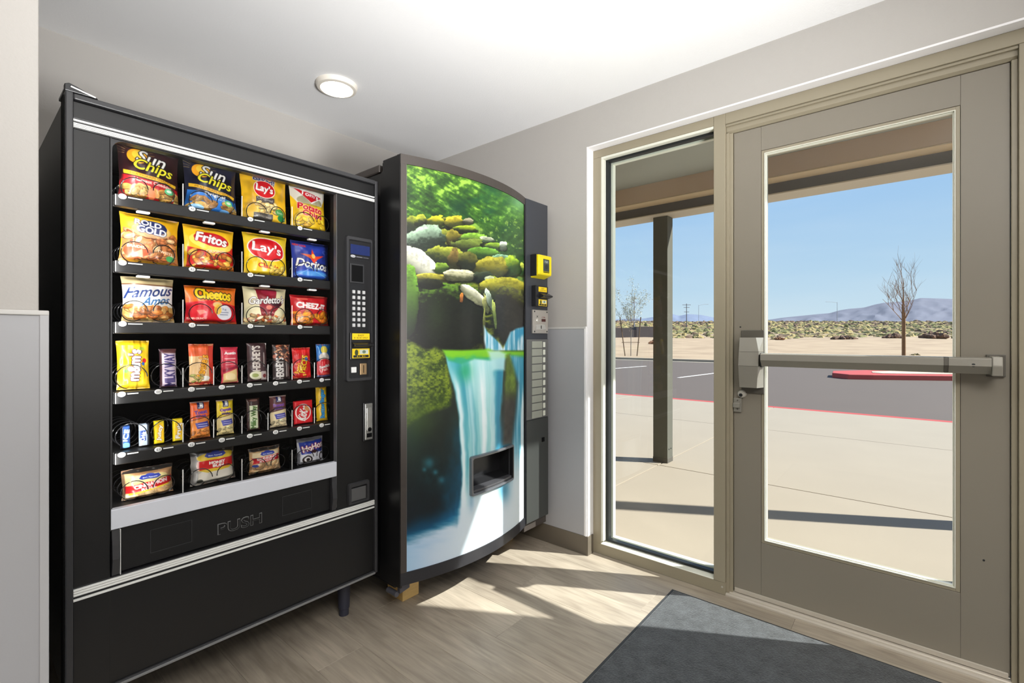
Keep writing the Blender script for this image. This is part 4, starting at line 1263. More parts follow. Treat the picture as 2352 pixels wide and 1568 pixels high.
def p_sun_blue(c):
    c.a[:] = (20, 22, 44); c.noise(5, .25)
    c.poly([(.04, .60), (.97, .70), (1, 1), (0, 1)], (38, 108, 186)); c.noise(7, .2)
    c.food(.08, .74, .5, .92, 8, .13, CH, 5, True); c.food(.62, .76, .95, .93, 6, .12, CH, 6, True)
    c.ell(.2, .92, .13, .06, (150, 200, 240)); c.ell(.72, .93, .1, .04, (110, 170, 225))
    sun(c, 0, 0, 0); c.txt('Original', .52, .655, .40, .065, WHT, rot=5, bold=1); c.txt('FLAVOR', .62, .715, .22, .04, WHT, rot=5)
    c.ell(.80, .75, .085, .055, (110, 200, 120)); c.ell(.80, .745, .05, .025, (226, 240, 220)); c.rect(0, .95, 1, 1, (20, 26, 60))
def lays(c, cx, cy, w, h, rot=8):
    c.ell(cx, cy, w * .56, h * .80, (250, 240, 220), rot); c.ell(cx, cy, w * .53, h * .74, (212, 24, 32), rot)
    c.txt("Lay's", cx, cy, w * .86, h * .80, WHT, rot=rot, bold=3, out=(150, 10, 20), ow=2)
def p_baked(c):
    c.a[:] = (232, 178, 34); c.noise(6, .16); c.noise(14, .08)
    c.ell(.5, .92, .5, .30, (240, 196, 60), al=.6)
    c.rect(.26, .50, .66, .62, (70, 60, 56)); c.food(.28, .62, .7, .86, 8, .11, [(236, 206, 140), (224, 186, 110)], 7)
    c.rect(.22, .82, .62, .96, (70, 66, 62)); c.txt('Original', .45, .55, .34, .06, (200, 196, 190), rot=8)
    c.txt('NATURALLY BAKED', .42, .88, .34, .035, (200, 190, 170), rot=6)
    c.txt('Baked!', .46, .16, .44, .10, (50, 50, 110), rot=9, out=(240, 236, 220), ow=4, bold=2)
    lays(c, .45, .35, .42, .22)
    c.ell(.80, .75, .12, .07, (60, 150, 80), al=.9); c.txt('Smart', .80, .75, .16, .04, WHT); c.ell(.83, .86, .10, .06, (40, 130, 70))
def p_toms(c):
    c.a[:] = (236, 190, 32); c.noise(6, .14)
    c.poly([(0, 0), (1, 0), (1, .20), (.84, .42), (.16, .42), (0, .26)], (232, 226, 210)); c.ell(.5, .34, .36, .12, (120, 110, 60), al=.5)
    c.rect(.10, .02, .92, .05, (150, 130, 70)); c.poly([(.06, .08), (.90, .20), (.52, .40)], (238, 234, 230)); c.poly([(.09, .10), (.86, .21), (.50, .375)], (204, 26, 36))
    c.txt("Tom's", .49, .195, .52, .10, WHT, rot=10, bold=2)
    c.txt('Potato', .50, .50, .70, .13, (196, 20, 40), rot=6, bold=3, out=(248, 214, 190), ow=3)
    c.txt('Chips', .55, .65, .58, .13, (196, 20, 40), rot=6, bold=3, out=(248, 214, 190), ow=3)
    c.food(.1, .76, .9, .95, 7, .16, [(240, 196, 50), (226, 172, 40)], 8)
def p_gold(c):
    c.a[:] = (236, 178, 28); c.noise(5, .12)
    c.poly([(.03, .30), (.5, .42), (.97, .36), (1, 1), (0, 1)], (196, 120, 66))
    c.food(.05, .36, .95, .98, 34, .12, [(186, 104, 52), (206, 132, 76), (168, 84, 40), (224, 180, 130)], 9)
    c.ell(.5, .32, .34, .16, (232, 200, 150), al=.6); c.ell(.52, .26, .25, .14, (40, 50, 96))
    c.txt('ROLD', .44, .19, .44, .10, WHT, rot=6, out=(50, 56, 100), ow=4, bold=2); c.txt('GOLD', .50, .33, .50, .13, WHT, rot=6, out=(50, 56, 100), ow=4, bold=2)
    c.txt('&', .72, .20, .06, .07, (50, 56, 100)); c.ell(.25, .76, .20, .15, (206, 80, 40)); c.txt('BRAIDED', .25, .68, .30, .05, (246, 220, 190), rot=4, bold=1); c.txt('TWISTS', .74, .74, .30, .05, (246, 220, 190), rot=8, bold=1)
    c.ell(.84, .85, .085, .06, (80, 180, 100)); c.poly([(.16, .85), (.34, .72), (.36, .9)], (240, 210, 190), .6)
def p_fritos(c):
    c.a[:] = (244, 190, 34); c.noise(5, .08)
    c.poly([(.05, .50), (.5, .60), (1, .40), (1, 1), (.05, 1)], (206, 34, 28)); c.food(.10, .62, .95, .97, 18, .12, [(214, 120, 40), (232, 170, 70), (196, 60, 30)], 10)
    c.ell(.52, .36, .44, .20, (250, 220, 90), 6); c.ell(.52, .30, .36, .15, (206, 20, 34), 5)
    c.txt('Fritos', .52, .29, .62, .20, WHT, rot=6, shear=.15, out=(150, 8, 16), ow=5, bold=4)
    c.txt('ORIGINAL', .60, .56, .44, .07, (246, 220, 190), rot=-6, bold=1)
def p_lays(c):
    c.a[:] = (246, 204, 30); c.noise(4, .07); c.ell(.5, .18, .5, .2, (252, 222, 70), al=.5)
    lays(c, .49, .38, .78, .34, 8); c.ell(.5, .8, .4, .14, (250, 214, 60), al=.6); c.txt('Classic', .50, .77, .46, .10, (206, 40, 30), rot=6, bold=2)
    c.food(.56, .80, .92, .93, 4, .13, [(248, 206, 90)], 11)
def p_doritos(c):
    c.a[:] = (34, 52, 140); c.noise(5, .2)
    c.poly([(.42, .46), (.48, .20), (.56, .38), (.82, .34), (.60, .46), (.52, .58)], (224, 60, 30)); c.poly([(.18, .34), (.46, .36), (.6, .44), (.42, .46)], (210, 90, 40)); c.ell(.5, .38, .05, .06, (250, 190, 90))
    c.txt('NEW LOOK', .18, .13, .30, .05, (226, 60, 40), rot=8, bold=1); c.ell(.88, .24, .09, .05, (90, 110, 190), ring=.2)
    c.txt('Doritos', .50, .60, .82, .19, WHT, rot=6, shear=.1, bold=3, out=(20, 24, 60), ow=4)
    c.txt('COOL RANCH', .52, .70, .44, .045, (160, 200, 240), rot=6, bold=1)
    c.ell(.5, .86, .46, .13, (44, 90, 190)); c.ell(.5, .83, .4, .06, (80, 150, 220)); c.line(.08, .90, .35, .74, .008, (150, 200, 240), .7); c.line(.55, .78, .92, .92, .008, (150, 200, 240), .7)
def p_amos(c):
    c.a[:] = (206, 186, 140); c.noise(4, .08); c.rect(0, .16, 1, .19, (120, 80, 50)); c.rect(0, .19, 1, .60, (240, 236, 232)); c.ell(.5, .62, .6, .10, (244, 238, 226))
    c.txt('Famous', .52, .32, .92, .23, (28, 52, 110), rot=-7, shear=.55, bold=2)
    c.rect(0, .66, 1, 1, (206, 160, 90)); c.food(.06, .66, .94, .98, 24, .16, [(190, 110, 44), (206, 134, 60), (170, 92, 36), (214, 160, 90)], 12); c.txt('Amos', .64, .52, .56, .17, (36, 96, 150), rot=-7, shear=.55, bold=2, out=(240, 236, 232), ow=3)
def p_cheetos(c):
    c.a[:] = (238, 112, 26); c.noise(4, .1); c.ell(.45, .2, .5, .22, (248, 140, 30), al=.6)
    c.poly([(0, .46), (.4, .38), (1, .50), (1, 1), (0, 1)], (214, 24, 36)); c.poly([(0, .46), (.30, .40), (.46, .60), (.44, 1), (0, 1)], (224, 30, 44))
    c.txt('Cheetos', .52, .22, .70, .26, (250, 214, 20), rot=3, out=BLK, ow=8, bold=5)
    c.ell(.58, .50, .10, .08, (236, 190, 120)); c.ell(.72, .70, .17, .20, (224, 224, 228)); c.txt('2g', .72, .62, .10, .07, (80, 90, 120)); c.rect(.62, .69, .82, .71, (120, 126, 150)); c.rect(.62, .75, .80, .77, (120, 126, 150))
    c.ell(.58, .62, .08, .14, (250, 200, 60), al=.8); c.poly([(.17, .66), (.30, .64), (.36, .70), (.24, .78)], (248, 130, 110)); c.txt('FLAMIN CRUNCHY', .20, .87, .34, .05, (250, 200, 180), bold=1)
def p_gard(c):
    c.a[:] = (232, 222, 178); c.noise(3, .05); c.poly([(.24, 0), (.74, 0), (.70, .40), (.86, .44), (.66, .66), (.60, .9), (.36, .9), (.30, .5)], (146, 24, 40)); c.ell(.55, .12, .18, .1, (190, 50, 80), al=.6)
    c.food(.04, .76, .96, .98, 24, .10, [(206, 110, 50), (230, 190, 130), (176, 70, 40), (240, 220, 180)], 13)
    c.ell(.72, .42, .16, .10, (60, 10, 24)); c.txt("Gardetto's", .52, .34, .84, .19, WHT, rot=-4, shear=.3, out=(50, 30, 36), ow=4, bold=2); c.ell(.52, .54, .07, .06, (226, 130, 110)); c.txt('ORIGINAL', .5, .68, .3, .05, (246, 220, 210))
def p_cheez(c):
    c.a[:] = (206, 28, 36); c.noise(4, .08); c.rect(.14, .11, .40, .16, (240, 110, 90)); c.txt('CHEEZ-IT', .50, .36, .76, .18, WHT, rot=4, bold=4)
    c.food(.08, .60, .92, .96, 12, .17, [(238, 140, 30), (226, 116, 24)], 14); c.ell(.3, .82, .16, .12, (70, 50, 20), al=.6, ring=.25)
pack('snack_bag', 'black and red crisps bag with yellow sun, left end of the top shelf', 'snack bag', .332, .484, 1.598, 1.762, p_sun_red, depth=.030, lean=5, crimp=(46, 14, 20))
pack('snack_bag', 'black and blue multigrain crisps bag with a yellow sun, second on the top shelf', 'snack bag', .500, .656, 1.598, 1.762, p_sun_blue, depth=.030, lean=5, crimp=(24, 28, 56))
pack('snack_bag', 'golden yellow baked potato crisps bag with a small red oval on the top shelf', 'snack bag', .672, .830, 1.598, 1.772, p_baked, depth=.030, lean=5, crimp=(226, 170, 40))
pack('snack_bag', 'white and yellow crisps bag with a red triangle badge, right end of the top shelf', 'snack bag', .846, .984, 1.598, 1.762, p_toms, depth=.028, lean=5, crimp=(220, 200, 130))
pack('snack_bag', 'golden bag of braided pretzel twists, left end of the second shelf', 'snack bag', .336, .482, 1.405, 1.550, p_gold, depth=.028, lean=6, roll=-2, crimp=(230, 176, 40))
pack('snack_bag', 'yellow over red corn snack bag with white lettering, second shelf', 'snack bag', .499, .645, 1.405, 1.545, p_fritos, depth=.028, lean=5, roll=-1, crimp=(236, 180, 40))
pack('snack_bag', 'bright yellow potato crisps bag with a big red oval on the second shelf', 'snack bag', .680, .830, 1.405, 1.552, p_lays, depth=.028, lean=5, crimp=(240, 196, 40))
pack('snack_bag', 'dark blue tortilla chip bag at the right end of the second shelf', 'snack bag', .850, 1.005, 1.405, 1.549, p_doritos, depth=.028, lean=5, crimp=(40, 50, 120))
pack('snack_bag', 'cream and white cookie bag with blue script lettering, left of the third shelf', 'snack bag', .340, .468, 1.227, 1.362, p_amos, depth=.028, lean=4, crimp=(206, 188, 140))
pack('snack_bag', 'orange over red cheese puff bag with yellow lettering on the third shelf', 'snack bag', .502, .652, 1.227, 1.348, p_cheetos, depth=.028, lean=4, crimp=(230, 110, 40))
pack('snack_bag', 'cream snack mix bag with a dark red stripe down the middle, third shelf', 'snack bag', .679, .826, 1.227, 1.360, p_gard, depth=.028, lean=4, crimp=(226, 214, 170))
pack('snack_bag', 'red cheese cracker bag at the right end of the third shelf', 'snack bag', .846, .994, 1.227, 1.341, p_cheez, depth=.028, lean=4, crimp=(200, 30, 40))

# fourth shelf
def p_mm(c):
    c.a[:] = (238, 196, 22); c.rect(0, 0, .16, 1, (206, 150, 20)); c.noise(5, .1); c.rect(0, 0, 1, .03, (150, 110, 30))
    c.txt("m&m's", .50, .50, .66 * c.h / c.w * .95, .30 * c.w / c.h * 1.25, (238, 224, 226), rot=-86, out=(90, 50, 50), ow=6, bold=4)
    c.ell(.84, .42, .07, .05, (206, 30, 30)); c.ell(.80, .48, .05, .035, (40, 100, 190)); c.ell(.74, .17, .12, .035, (180, 200, 60)); c.ell(.25, .62, .08, .04, (90, 160, 60)); c.ell(.6, .9, .3, .06, (248, 214, 50))
def vert(s, col, out, w=.6, h=.5, cx=.5, cy=.5, rot=-90, ow=3, bold=2, shear=0):
    def f(c): c.txt(s, cx, cy, w * c.h / c.w, h * c.w / c.h, col, rot=rot, out=out, ow=ow, bold=bold, shear=shear)
    return f
def p_milky(c):
    c.a[:] = (88, 56, 66); c.noise(6, .3); c.rect(.12, .12, 1, .96, (206, 190, 206)); c.rect(.2, 0, 1, .12, (100, 60, 60)); c.rect(0, 0, .10, 1, (60, 30, 40)); c.txt('MILKY WAY', .56, .54, .82 * c.h / c.w, .62 * c.w / c.h, (62, 50, 110), rot=-90, bold=3)
def p_rwafer(c):
    c.a[:] = (228, 96, 48); c.noise(5, .1); c.rect(.0, .30, .78, .92, (236, 196, 140)); c.rect(.78, 0, 1, 1, (214, 60, 40)); c.rect(0, .93, 1, 1, (206, 30, 50))
    c.txt("Reese's", .48, .56, .58 * c.h / c.w, .34 * c.w / c.h, (240, 170, 30), rot=-78, out=(140, 60, 20), ow=4, bold=3); c.ell(.6, .84, .2, .06, (240, 236, 226)); c.food(.1, .76, .5, .92, 5, .16, [(206, 170, 100), (170, 170, 80)], 15)
def p_crack(c):
    c.a[:] = (206, 54, 74); c.noise(5, .12); c.txt("Austin", .50, .17, .66, .07, WHT, rot=0, bold=2); c.rect(.16, .31, .82, .34, (240, 180, 180)); c.rect(.22, .40, .78, .43, (240, 180, 180)); c.rect(.22, .48, .80, .50, (236, 170, 170))
    c.poly([(.1, .74), (.9, .60), (.95, .96), (.08, .98)], (232, 196, 130)); c.ell(.5, .82, .3, .10, (240, 214, 160)); c.poly([(.08, .62), (.92, .52), (.92, .58), (.08, .70)], (150, 24, 50))
def p_hersh(c):
    c.a[:] = (66, 42, 44); c.noise(5, .12); c.txt("HERSHEY'S", .42, .40, .64 * c.h / c.w, .40 * c.w / c.h, (226, 216, 206), rot=-90, bold=3); c.rect(.80, .25, .86, .62, (170, 156, 150))
    c.ell(.42, .84, .34, .11, (226, 222, 190)); c.ell(.35, .84, .18, .05, (150, 160, 90)); c.rect(.66, .74, .96, .96, (190, 176, 170)); c.ell(.84, .86, .10, .05, (120, 40, 40))
def p_hersh2(c):
    c.a[:] = (52, 38, 38); c.food(0.1, .02, .98, .46, 20, .13, [(186, 110, 76), (220, 160, 120), (130, 70, 50)], 16); c.txt("HERSHEY'S", .36, .68, .60 * c.h / c.w, .42 * c.w / c.h, (226, 220, 214), rot=-90, bold=3); c.rect(.72, .46, .78, .92, (160, 146, 140)); c.rect(.84, .5, .88, .9, (140, 120, 116)); c.ell(.1, .34, .1, .05, (180, 110, 90))
def p_pieces(c):
    c.a[:] = (210, 30, 30); c.noise(5, .12); c.txt("Reese's", .24, .66, .34 * c.h / c.w, .22 * c.w / c.h, (246, 190, 40), rot=-76, bold=2); c.txt('PIECES', .56, .54, .56 * c.h / c.w, .34 * c.w / c.h, (246, 196, 40), rot=-76, out=(110, 20, 16), ow=4, bold=3); c.ell(.72, .38, .09, .06, (60, 110, 190)); c.ell(.6, .9, .1, .03, (248, 190, 60))
def p_blue(c):
    c.a[:] = (34, 112, 190); c.noise(5, .15); c.ell(.5, .18, .22, .12, (238, 216, 80)); c.ell(.48, .40, .34, .14, (226, 216, 206)); c.rect(0, .52, 1, 1, (206, 26, 40)); c.ell(.5, .56, .4, .10, (220, 40, 50)); c.txt('Swedish', .5, .68, .66, .08, WHT, rot=-12, bold=2); c.txt('Fish', .5, .78, .4, .08, (246, 200, 190), rot=-12, bold=2); c.ell(.5, .92, .3, .05, (230, 80, 70)); c.line(.1, .05, .2, .3, .02, (120, 190, 240))
Z4 = 1.022
pack('candy_packet', 'yellow chocolate peanut packet, largest and leftmost on the fourth shelf', 'candy packet', .325, .402, Z4, 1.170, p_mm, 'bag', .012, lean=4, crimp=(220, 176, 30))
pack('candy_bar', 'brown and lilac chocolate bar with sideways lettering, second on the fourth shelf', 'candy bar', .429, .474, Z4, 1.144, p_milky, 'bar', .012, lean=5, res=1000)
pack('candy_bar', 'orange wrapped peanut butter wafer bar on the fourth shelf', 'candy bar', .508, .578, Z4, 1.158, p_rwafer, 'bag', .010, lean=4, res=900, crimp=(220, 90, 50))
pack('cracker_packet', 'pink red packet of tan sandwich crackers on the fourth shelf', 'crackers', .601, .655, Z4, 1.147, p_crack, 'bar', .012, lean=4, res=900)
pack('candy_bar', 'plain dark brown chocolate bar with pale sideways lettering on the fourth shelf', 'candy bar', .683, .750, Z4, 1.160, p_hersh, 'bar', .008, lean=4, res=1000)
pack('candy_bar', 'brown chocolate almond bar with nuts pictured at the top, fourth shelf', 'candy bar', .770, .834, Z4, 1.153, p_hersh2, 'bar', .008, lean=4, res=1000)
pack('candy_packet', 'red packet of peanut butter sweets with yellow lettering, fourth shelf', 'candy packet', .845, .914, Z4, 1.141, p_pieces, 'bag', .010, lean=4, roll=1, res=900, crimp=(200, 30, 36))
pack('candy_packet', 'blue over red sweets packet at the right end of the fourth shelf', 'candy packet', .940, 1.003, Z4, 1.153, p_blue, 'bag', .010, lean=4, res=900, crimp=(60, 120, 190))

# fifth shelf
Z5 = .846
def p_gumb(c):
    c.a[:] = (38, 70, 130); c.noise(5, .3); c.txt('ICE', .5, .42, .5 * c.h / c.w, .5 * c.w / c.h, (206, 226, 240), rot=-80, bold=2); c.ell(.5, .85, .4, .12, (110, 170, 210)); c.rect(0, 0, .2, 1, (16, 24, 40))
def p_gumw(c):
    c.a[:] = (190, 206, 226); c.rect(.06, .3, .6, .75, (50, 80, 160)); c.txt('Orbit', .33, .55, .4 * c.h / c.w, .4 * c.w / c.h, WHT, rot=-80, bold=2); c.rect(.7, 0, 1, 1, (50, 56, 70)); c.rect(0, .92, .7, 1, (226, 230, 236))
def p_gumy(s):
    def f(c):
        c.a[:] = (240, 214, 30); c.noise(4, .06); c.ell(.5, .5, .42, .42, (246, 190, 30), al=.7); c.txt(s, .5, .52, .66 * c.h / c.w, .42 * c.w / c.h, (246, 242, 226), rot=-84, out=(150, 100, 30), ow=3, bold=3)
    return f
pack('gum_pack', 'small dark blue gum pack on the left of the fifth shelf', 'gum', .333, .355, Z5, .920, p_gumb, 'box', .014, lean=3, res=1000)
pack('gum_pack', 'pale blue and white gum pack to the right of the dark blue gum pack', 'gum', .377, .402, Z5, .920, p_gumw, 'box', .014, lean=3, res=1000)
pack('gum_pack', 'yellow gum pack on the left side of its coil, fifth shelf', 'gum', .414, .440, Z5, .924, p_gumy('Juicy'), 'box', .014, lean=3, res=1000)
pack('gum_pack', 'yellow gum pack on the right side of its coil, beside the divider rod, fifth shelf', 'gum', .463, .489, Z5, .924, p_gumy('Fruit'), 'box', .014, lean=3, res=1000)
def p_lance(base, lo, extra):
    def f(c):
        c.a[:] = base; c.noise(5, .08); c.rect(0, 0, 1, .035, (226, 200, 190)); c.rect(.32, .03, .66, .20, NAVY); c.txt('Lance', .49, .11, .13 * c.h / c.w, .22 * c.w / c.h, WHT, rot=-90, bold=2)
        c.txt(extra[0], .50, .29, .64, .09, (110, 60, 150) if base[2] < 90 else (240, 120, 180), rot=-4, bold=3, out=(250, 200, 160), ow=1); c.txt(extra[1], .50, .39, .5, .07, (110, 60, 150) if base[2] < 90 else (240, 120, 180), rot=-4, bold=2)
        c.poly([(0, .52), (1, .42), (1, .98), (0, 1)], lo); c.food(.1, .78, .9, .97, 6, .2, [tuple(min(255, v + 12) for v in lo), tuple(v * .86 for v in lo)], 17)
        c.poly([(.2, .58), (.86, .55), (.96, .70), (.30, .74)], (66, 66, 160)); c.rect(.34, .61, .84, .63, (200, 200, 230)); c.rect(.34, .67, .84, .69, (200, 200, 230)); c.poly([(0, .50), (1, .40), (1, .42), (0, .52)], (90, 50, 40))
    return f
pack('cracker_packet', 'orange cheese sandwich cracker packet on the fifth shelf', 'crackers', .511, .568, Z5, .971, p_lance((232, 96, 36), (234, 140, 60), ('Toast', 'Chee')), 'bar', .012, lean=4, res=900)
pack('cracker_packet', 'yellow sandwich cracker packet on the fifth shelf', 'crackers', .588, .640, Z5, .969, p_lance((240, 210, 40), (236, 214, 150), ('Captain', 'Wafer')), 'bar', .012, lean=4, res=900)
def p_mwd(c):
    c.a[:] = (62, 36, 32); c.noise(6, .2); c.rect(.16, .22, .78, .94, (220, 226, 190)); c.txt('Milky Way', .48, .58, .68 * c.h / c.w, .46 * c.w / c.h, (70, 110, 40), rot=-88, bold=3); c.ell(.5, .06, .3, .03, (150, 110, 100))
pack('candy_bar', 'dark brown chocolate bar with green lettering on a pale strip, fifth shelf', 'candy bar', .683, .727, Z5, .965, p_mwd, 'bar', .012, lean=4, res=1000)
pack('cracker_packet', 'brown and pink sandwich cracker packet on the fifth shelf', 'crackers', .762, .822, Z5, .966, p_lance((96, 50, 50), (236, 216, 170), ('Peanut', 'Butter')), 'bar', .012, lean=4, res=900)
def p_kit(c):
    c.a[:] = (216, 22, 34); c.noise(4, .05); c.ell(.46, .50, .40, .36, (250, 236, 226), -10, ring=.13); c.txt('KitKat', .46, .52, .58 * c.h / c.w, .42 * c.w / c.h, WHT, rot=-72, shear=.2, bold=3); c.ell(.66, .36, .16, .08, (220, 150, 90), 50)
pack('candy_bar', 'square bright red wafer bar with white oval, fifth shelf', 'candy bar', .847, .921, Z5, .940, p_kit, 'box', .008, lean=4, res=950)
def p_butter(c):
    c.a[:] = (240, 196, 30); c.noise(5, .08); c.txt('Butterfinger', .50, .52, .82 * c.h / c.w, .46 * c.w / c.h, (60, 160, 220), rot=-90, out=(30, 50, 110), ow=4, bold=3); c.ell(.5, .06, .3, .03, (180, 130, 40)); c.rect(0, .92, 1, 1, (230, 180, 30))
pack('candy_bar', 'tall yellow candy bar with blue sideways lettering, right end of the fifth shelf', 'candy bar', .938, .984, Z5, .992, p_butter, 'bar', .011, lean=4, res=1000)

# bottom shelf
Z6 = .684
def film(c, v=.2):
    c.put((c.V < v).astype(float), (52, 50, 50), .95)
    m = (lattice_noise(c.NY, c.NX, 14, 10, 77) > .66) & (c.V < v); c.put(m.astype(float), (170, 170, 168), .7)
def badge(c, cx, cy, w, h):
    c.poly([(cx - w, cy), (cx - w * .8, cy - h), (cx + w * .8, cy - h), (cx + w, cy), (cx + w * .7, cy + h * .6), (cx - w * .7, cy + h * .6)], (44, 60, 160)); c.ell(cx, cy - h, w * .4, h * .4, (60, 76, 176)); c.txt('Bon Appetit', cx, cy, w * 1.3, h * .5, (210, 220, 240), bold=1)
def p_cin(c):
    c.a[:] = (222, 170, 120); c.noise(8, .2); c.food(.05, .62, .95, .97, 16, .18, [(226, 180, 134), (204, 148, 100), (236, 200, 160)], 21); c.ell(.5, .60, .5, .42, (236, 196, 130), al=.5)
    c.poly([(.02, .52), (.5, .44), (.98, .38), (.98, .60), (.5, .72), (.04, .76)], (206, 26, 30)); c.poly([(.1, .76), (.9, .62), (.9, .66), (.1, .82)], (240, 210, 40))
    c.ell(.5, .32, .36, .14, (238, 220, 150)); badge(c, .5, .30, .22, .09); c.txt('CINNAMON', .52, .53, .66, .12, (250, 220, 220), rot=-6, bold=3); c.txt('ROLL', .48, .66, .3, .08, (250, 220, 220), rot=-6, bold=2); film(c, .12); c.rect(0, 0, .05, 1, (40, 36, 34), .6)
def p_hon(c):
    c.a[:] = (206, 198, 184); c.noise(8, .1); c.ell(.5, .86, .44, .30, (224, 216, 200)); film(c, .26); c.rect(.0, .24, .12, .98, (120, 120, 122), .6)
    c.ell(.52, .30, .42, .12, (236, 200, 50)); badge(c, .5, .27, .24, .08); c.rect(.10, .38, .94, .60, (206, 22, 26)); c.rect(.10, .38, .14, .60, (240, 200, 190)); c.txt('HONEY', .54, .455, .36, .065, (250, 236, 226), bold=3); c.txt('BUN', .56, .54, .24, .06, (250, 236, 226), bold=3); c.poly([(.10, .60), (.94, .60), (.80, .66), (.3, .68)], (236, 200, 50))
    c.ell(.16, .88, .06, .05, (60, 60, 50)); c.rect(.92, .3, 1, 1, (70, 60, 56), .7)
def p_dun(c):
    c.a[:] = (222, 180, 130); c.noise(9, .14); film(c, .12); c.poly([(.08, .16), (.9, .12), (.95, .40), (.05, .42)], (236, 214, 170)); badge(c, .52, .24, .24, .08)
    c.poly([(.04, .36), (.94, .30), (.90, .42), (.96, .52), (.06, .58), (.10, .47)], (206, 30, 44)); c.txt('DUNKING', .5, .39, .62, .085, (250, 220, 214), rot=-3, bold=3); c.txt('STICKS', .5, .49, .5, .06, (250, 220, 214), rot=-3, bold=2)
    c.food(.08, .64, .92, .95, 14, .2, [(222, 184, 136), (206, 160, 110)], 22); c.ell(.14, .66, .09, .05, (50, 70, 150))
def p_hoh(c):
    c.a[:] = (226, 226, 232); c.rect(0, 0, 1, .14, (150, 150, 156)); c.noise(7, .08); c.poly([(.04, .14), (.98, .10), (.92, .56), (.10, .60)], (36, 60, 160)); c.txt('HoHos', .52, .34, .78, .22, WHT, rot=-10, out=(170, 20, 40), ow=5, bold=3); c.poly([(.4, .54), (.55, .44), (.7, .52), (.6, .60)], (60, 30, 30))
    c.ell(.30, .80, .18, .15, (40, 30, 30)); c.ell(.30, .80, .12, .10, (230, 226, 226)); c.ell(.31, .81, .07, .06, (40, 30, 30)); c.ell(.86, .76, .12, .18, (60, 50, 56), ring=.4); c.rect(.0, .56, .07, 1, (60, 60, 66), .6)
pack('pastry_pack', 'large clear wrapped cinnamon roll with red band, left end of the bottom shelf', 'pastry', .338, .468, Z6, .782, p_cin, 'pastry', .030, lean=4, res=850)
pack('pastry_pack', 'clear wrapped pale iced honey bun with red label on the bottom shelf', 'pastry', .515, .650, Z6, .822, p_hon, 'pastry', .030, lean=4, roll=1, res=850)
pack('pastry_pack', 'clear wrapped tan cake sticks with narrow red label on the bottom shelf', 'pastry', .694, .803, Z6, .784, p_dun, 'pastry', .024, lean=4, res=850)
pack('pastry_pack', 'white and blue wrapped chocolate roll packet, right end of the bottom shelf', 'pastry', .867, .972, Z6, .791, p_hoh, 'pastry', .024, lean=4, res=850)
# ------------------------------------------------------------------ drink vending machine with waterfall front
M_dk = mat('satin_black_cabinet', srgb(20, 20, 21), .34)
M_brz = mat('bronze_grey_trim', srgb(72, 66, 62), .38, .2, var=.02)
M_col = mat('slate_column', srgb(60, 62, 68), .34, .1, var=.02)
dm = empty('drink_vending_machine', (1.69, 2.1, 0), 'drink vending machine with a curved front picturing a mossy waterfall', 'vending machine')
ZT, ZB = 1.926, .145
def db(name, x0, x1, y0, y1, z0, z1, m=M_dk, bev=.002, p=dm):
    g = G(); g.box(x0, x1, y0, y1, z0, z1, bev); return obj(name, g, m, p)
db('cabinet', 1.197, 2.185, 1.735, 2.62, .155, 1.885, M_dk, .004)
db('cabinet_cap', 1.190, 2.190, 1.745, 2.62, 1.886, 1.918, M_brz, .004)
g = G(); g.box(1.200, 2.18, 1.648, 2.60, .140, .1545, .003); obj('base_frame', g, M_dk, dm)
ddr = empty('door', (1.69, 1.65, ZB), parent=dm)
g = G(); g.prism([(1.5945, .160), (1.7335, .160), (1.7335, 1.870), (1.712, 1.885), (1.712, 1.9255), (1.5945, 1.9255)], 'x', 1.1865, 1.198, .002); obj('door_side', g, M_dk, ddr)
db('door_core', 1.1985, 2.197, 1.6165, 1.7335, .160, 1.9235, M_dk, .002, ddr)
XC, HW, SG = 1.5935, .4055, .079
def bul(x): return 1.594 - SG * (1 - ((x - XC) / HW) ** 2)
def arc_prism(name, x0, x1, z0, z1, off, back, m, n=28):
    xs_ = [x0 + (x1 - x0) * k / n for k in range(n + 1)]
    g = G(); g.prism([(x, bul(x) + off) for x in xs_] + [(x1, back), (x0, back)], 'z', z0, z1, 0)
    return obj(name, g, m, ddr)
arc_prism('top_trim', 1.188, 1.9985, 1.888, 1.9265, -.002, 1.616, M_brz)
arc_prism('bottom_trim', 1.188, 1.9985, .172, .222, -.002, 1.616, mat('grey_bottom_trim', srgb(52, 52, 56), .35, .3))
arc_prism('left_trim', 1.1882, 1.2105, .2225, 1.8875, -.003, 1.616, M_brz, 3)
arc_prism('right_trim', 1.9815, 1.9985, .2225, 1.8875, -.003, 1.616, M_dk, 3)
# right column
def col_y(x): return 1.588 + (x - 1.9985) * -.02
db('side_column', 1.9990, 2.1975, 1.588, 1.6160, .178, 1.9265, M_col, .003, ddr)
db('lower_cover', 2.0000, 2.1965, 1.5835, 1.5878, .182, .733, mat('graphite_cover', srgb(66, 68, 66), .34, .2), .002, ddr)
db('column_foot', 1.999, 2.1975, 1.600, 1.6160, .135, .1770, M_brz, .003, ddr)
